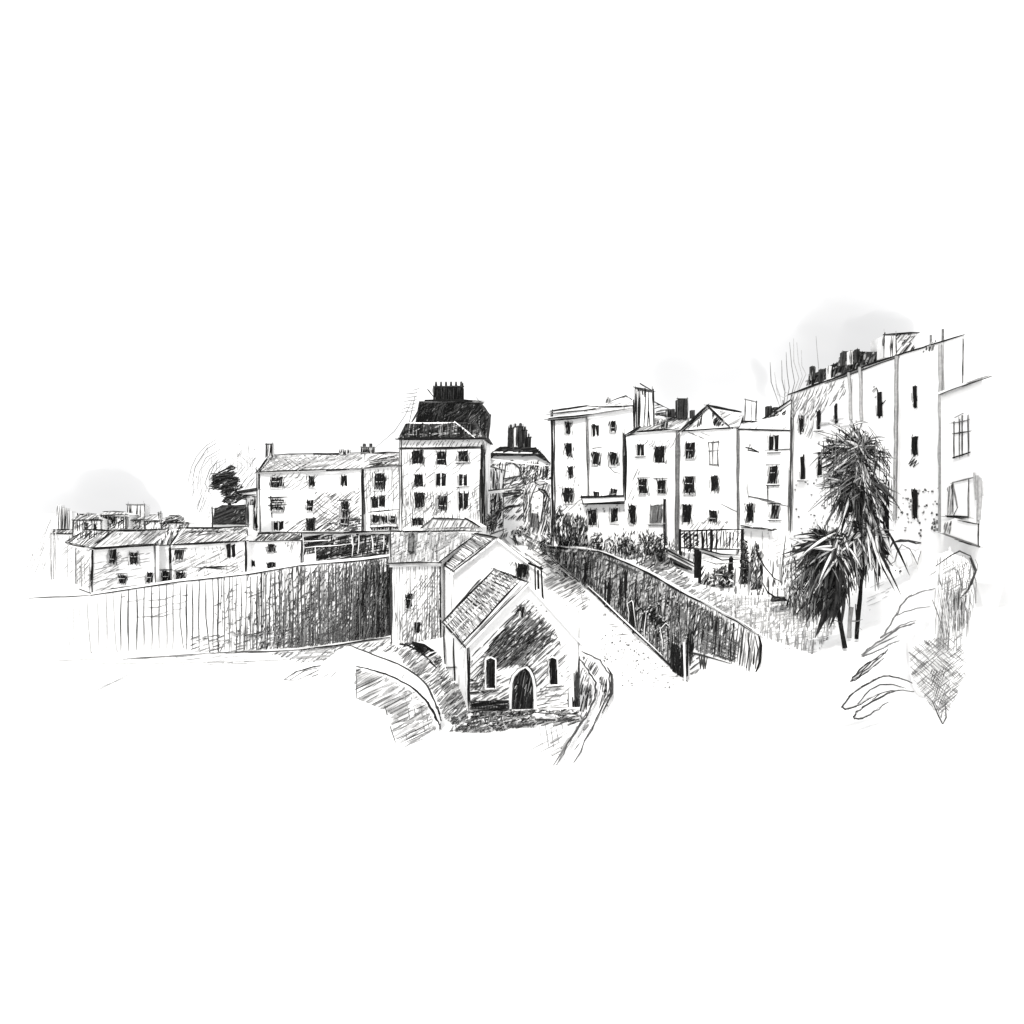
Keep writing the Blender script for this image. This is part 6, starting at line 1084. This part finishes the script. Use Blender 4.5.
leaf([(914, 692), (898, 690), (884, 696), (868, 704), (857, 712), (854, 718), (862, 718), (874, 712), (888, 702), (906, 696)], [[(872, 700), (884, 692), (902, 690)]], 50, 54, 1)
sc = single('hedge', 'scalloped low pale hedge under the nearest blank house', 'hedge', mat=WHITE); sc.smooth = True
for i, x in enumerate(np.linspace(890, 936, 6)): lumps(sc, x, 556 + (i % 2) * 2, 6.5, 10, 67.5, .5, WHITE, 11 + i)
sc.px(fr(66.8), [(887, 560), (889, 550), (893, 543), (900, 540), (908, 541), (916, 543.5), (924, 543)], 1.7, K[1], wob=.5); sc.px(fr(66.8), [(887, 559), (890, 564), (895, 562), (897, 552), (902, 545), (909, 549), (914, 556), (917, 565), (919, 558), (922, 548)], 1.3, K[2], wob=.5); sc.px(fr(66.8), [(924, 544), (930, 560), (932, 556), (935, 540), (938, 548), (938, 562)], 1.1, K[3], wob=.5); sc.px(fr(66.8), [(893, 542), (908, 541), (921, 543)], 2.2, K[1])
bk.line(onB, (940, 536), (972, 553), .9, K[2])

SMEAR = .62
# ================================================================== CLOUDS
CM = cloud_mat('grey_cloud_vapour', .026); CM2 = cloud_mat('thin_cloud_vapour', .023)
def cloud(label, Y, lobes, mat, seed):
    m = single('cloud', label, 'cloud', mat=mat); m.smooth = True
    m.union = 1.2
    for i, (cx, cy, r_) in enumerate(lobes): lumps2(m, cx, cy, r_ * 1.22, Y + i * 3, mat, seed + i)
def lumps2(m, cx, cy, r_, Y, mat, seed):
    rr = random.Random(seed); nu, nv = 48, 30; b = len(m.v); k = m.m(mat); ph = [rr.uniform(0, 6) for _ in range(8)]; s = r_ * Y / F
    for i in range(nv + 1):
        th = math.pi * i / nv
        for j in range(nu):
            f_ = 2 * math.pi * j / nu; kk = 1 + .05 * math.sin(3 * f_ + ph[0]) * math.sin(th) + .035 * math.sin(6 * th + ph[1]) + .025 * math.sin(11 * th + ph[2] + 3 * f_) + .02 * math.sin(17 * th + 5 * f_ + ph[3])
            m.v.append(tuple(W(cx, cy, Y) + Vector((s * math.sin(th) * math.cos(f_) * kk, .5 * s * math.copysign(abs(math.sin(f_)) ** .45, math.sin(f_)) * max(0, math.sin(th)) ** .45 * kk, s * .95 * math.cos(th) * kk))))
    for i in range(nv):
        for j in range(nu): m.f.append((b + (i + 1) * nu + j, b + (i + 1) * nu + (j + 1) % nu, b + i * nu + (j + 1) % nu, b + i * nu + j)); m.mi.append(k)
cloud('pale grey rounded cloud over the low hipped store and faded house', 300, [(128, 496, 44), (80, 526, 46), (104, 520, 44)], CM, 21)
cloud('big grey double cloud above the black mansard line', 320, [(852, 345, 52), (806, 366, 44), (834, 368, 44), (876, 352, 36)], CM, 41)
cloud('faint cloud above the triangular pediment house', 330, [(700, 372, 40), (728, 386, 34), (668, 384, 30)], CM2, 61)
cloud('faintest small cloud over the street gap', 340, [(532, 410, 27), (514, 424, 22)], CM2, 81)

build_all()

# ================================================================== LIGHT, CAMERA
w_ = bpy.data.worlds.new('World'); scn.world = w_; w_.use_nodes = True
bg = w_.node_tree.nodes['Background']; bg.inputs['Color'].default_value = (1, 1, 1, 1); bg.inputs['Strength'].default_value = .58
sd = bpy.data.lights.new('sun', 'SUN'); sd.energy = 1.5; sd.angle = math.radians(12); sd.color = (1, .985, .96)
so = bpy.data.objects.new('sun', sd); col.objects.link(so); so.rotation_euler = (math.radians(48), 0, math.radians(-17))
cd = bpy.data.cameras.new('camera'); cd.sensor_fit = 'HORIZONTAL'; cd.sensor_width = 36; cd.lens = 36 * F / 1024; cd.clip_start = .5; cd.clip_end = 9000
co_ = bpy.data.objects.new('camera', cd); col.objects.link(co_); co_.location = CAM; co_.rotation_euler = (math.radians(90), 0, 0); scn.camera = co_
vs = scn.view_settings; vs.view_transform = 'Standard'; vs.look = 'None'; vs.exposure = 1.16; vs.gamma = 1; vs.use_curve_mapping = False
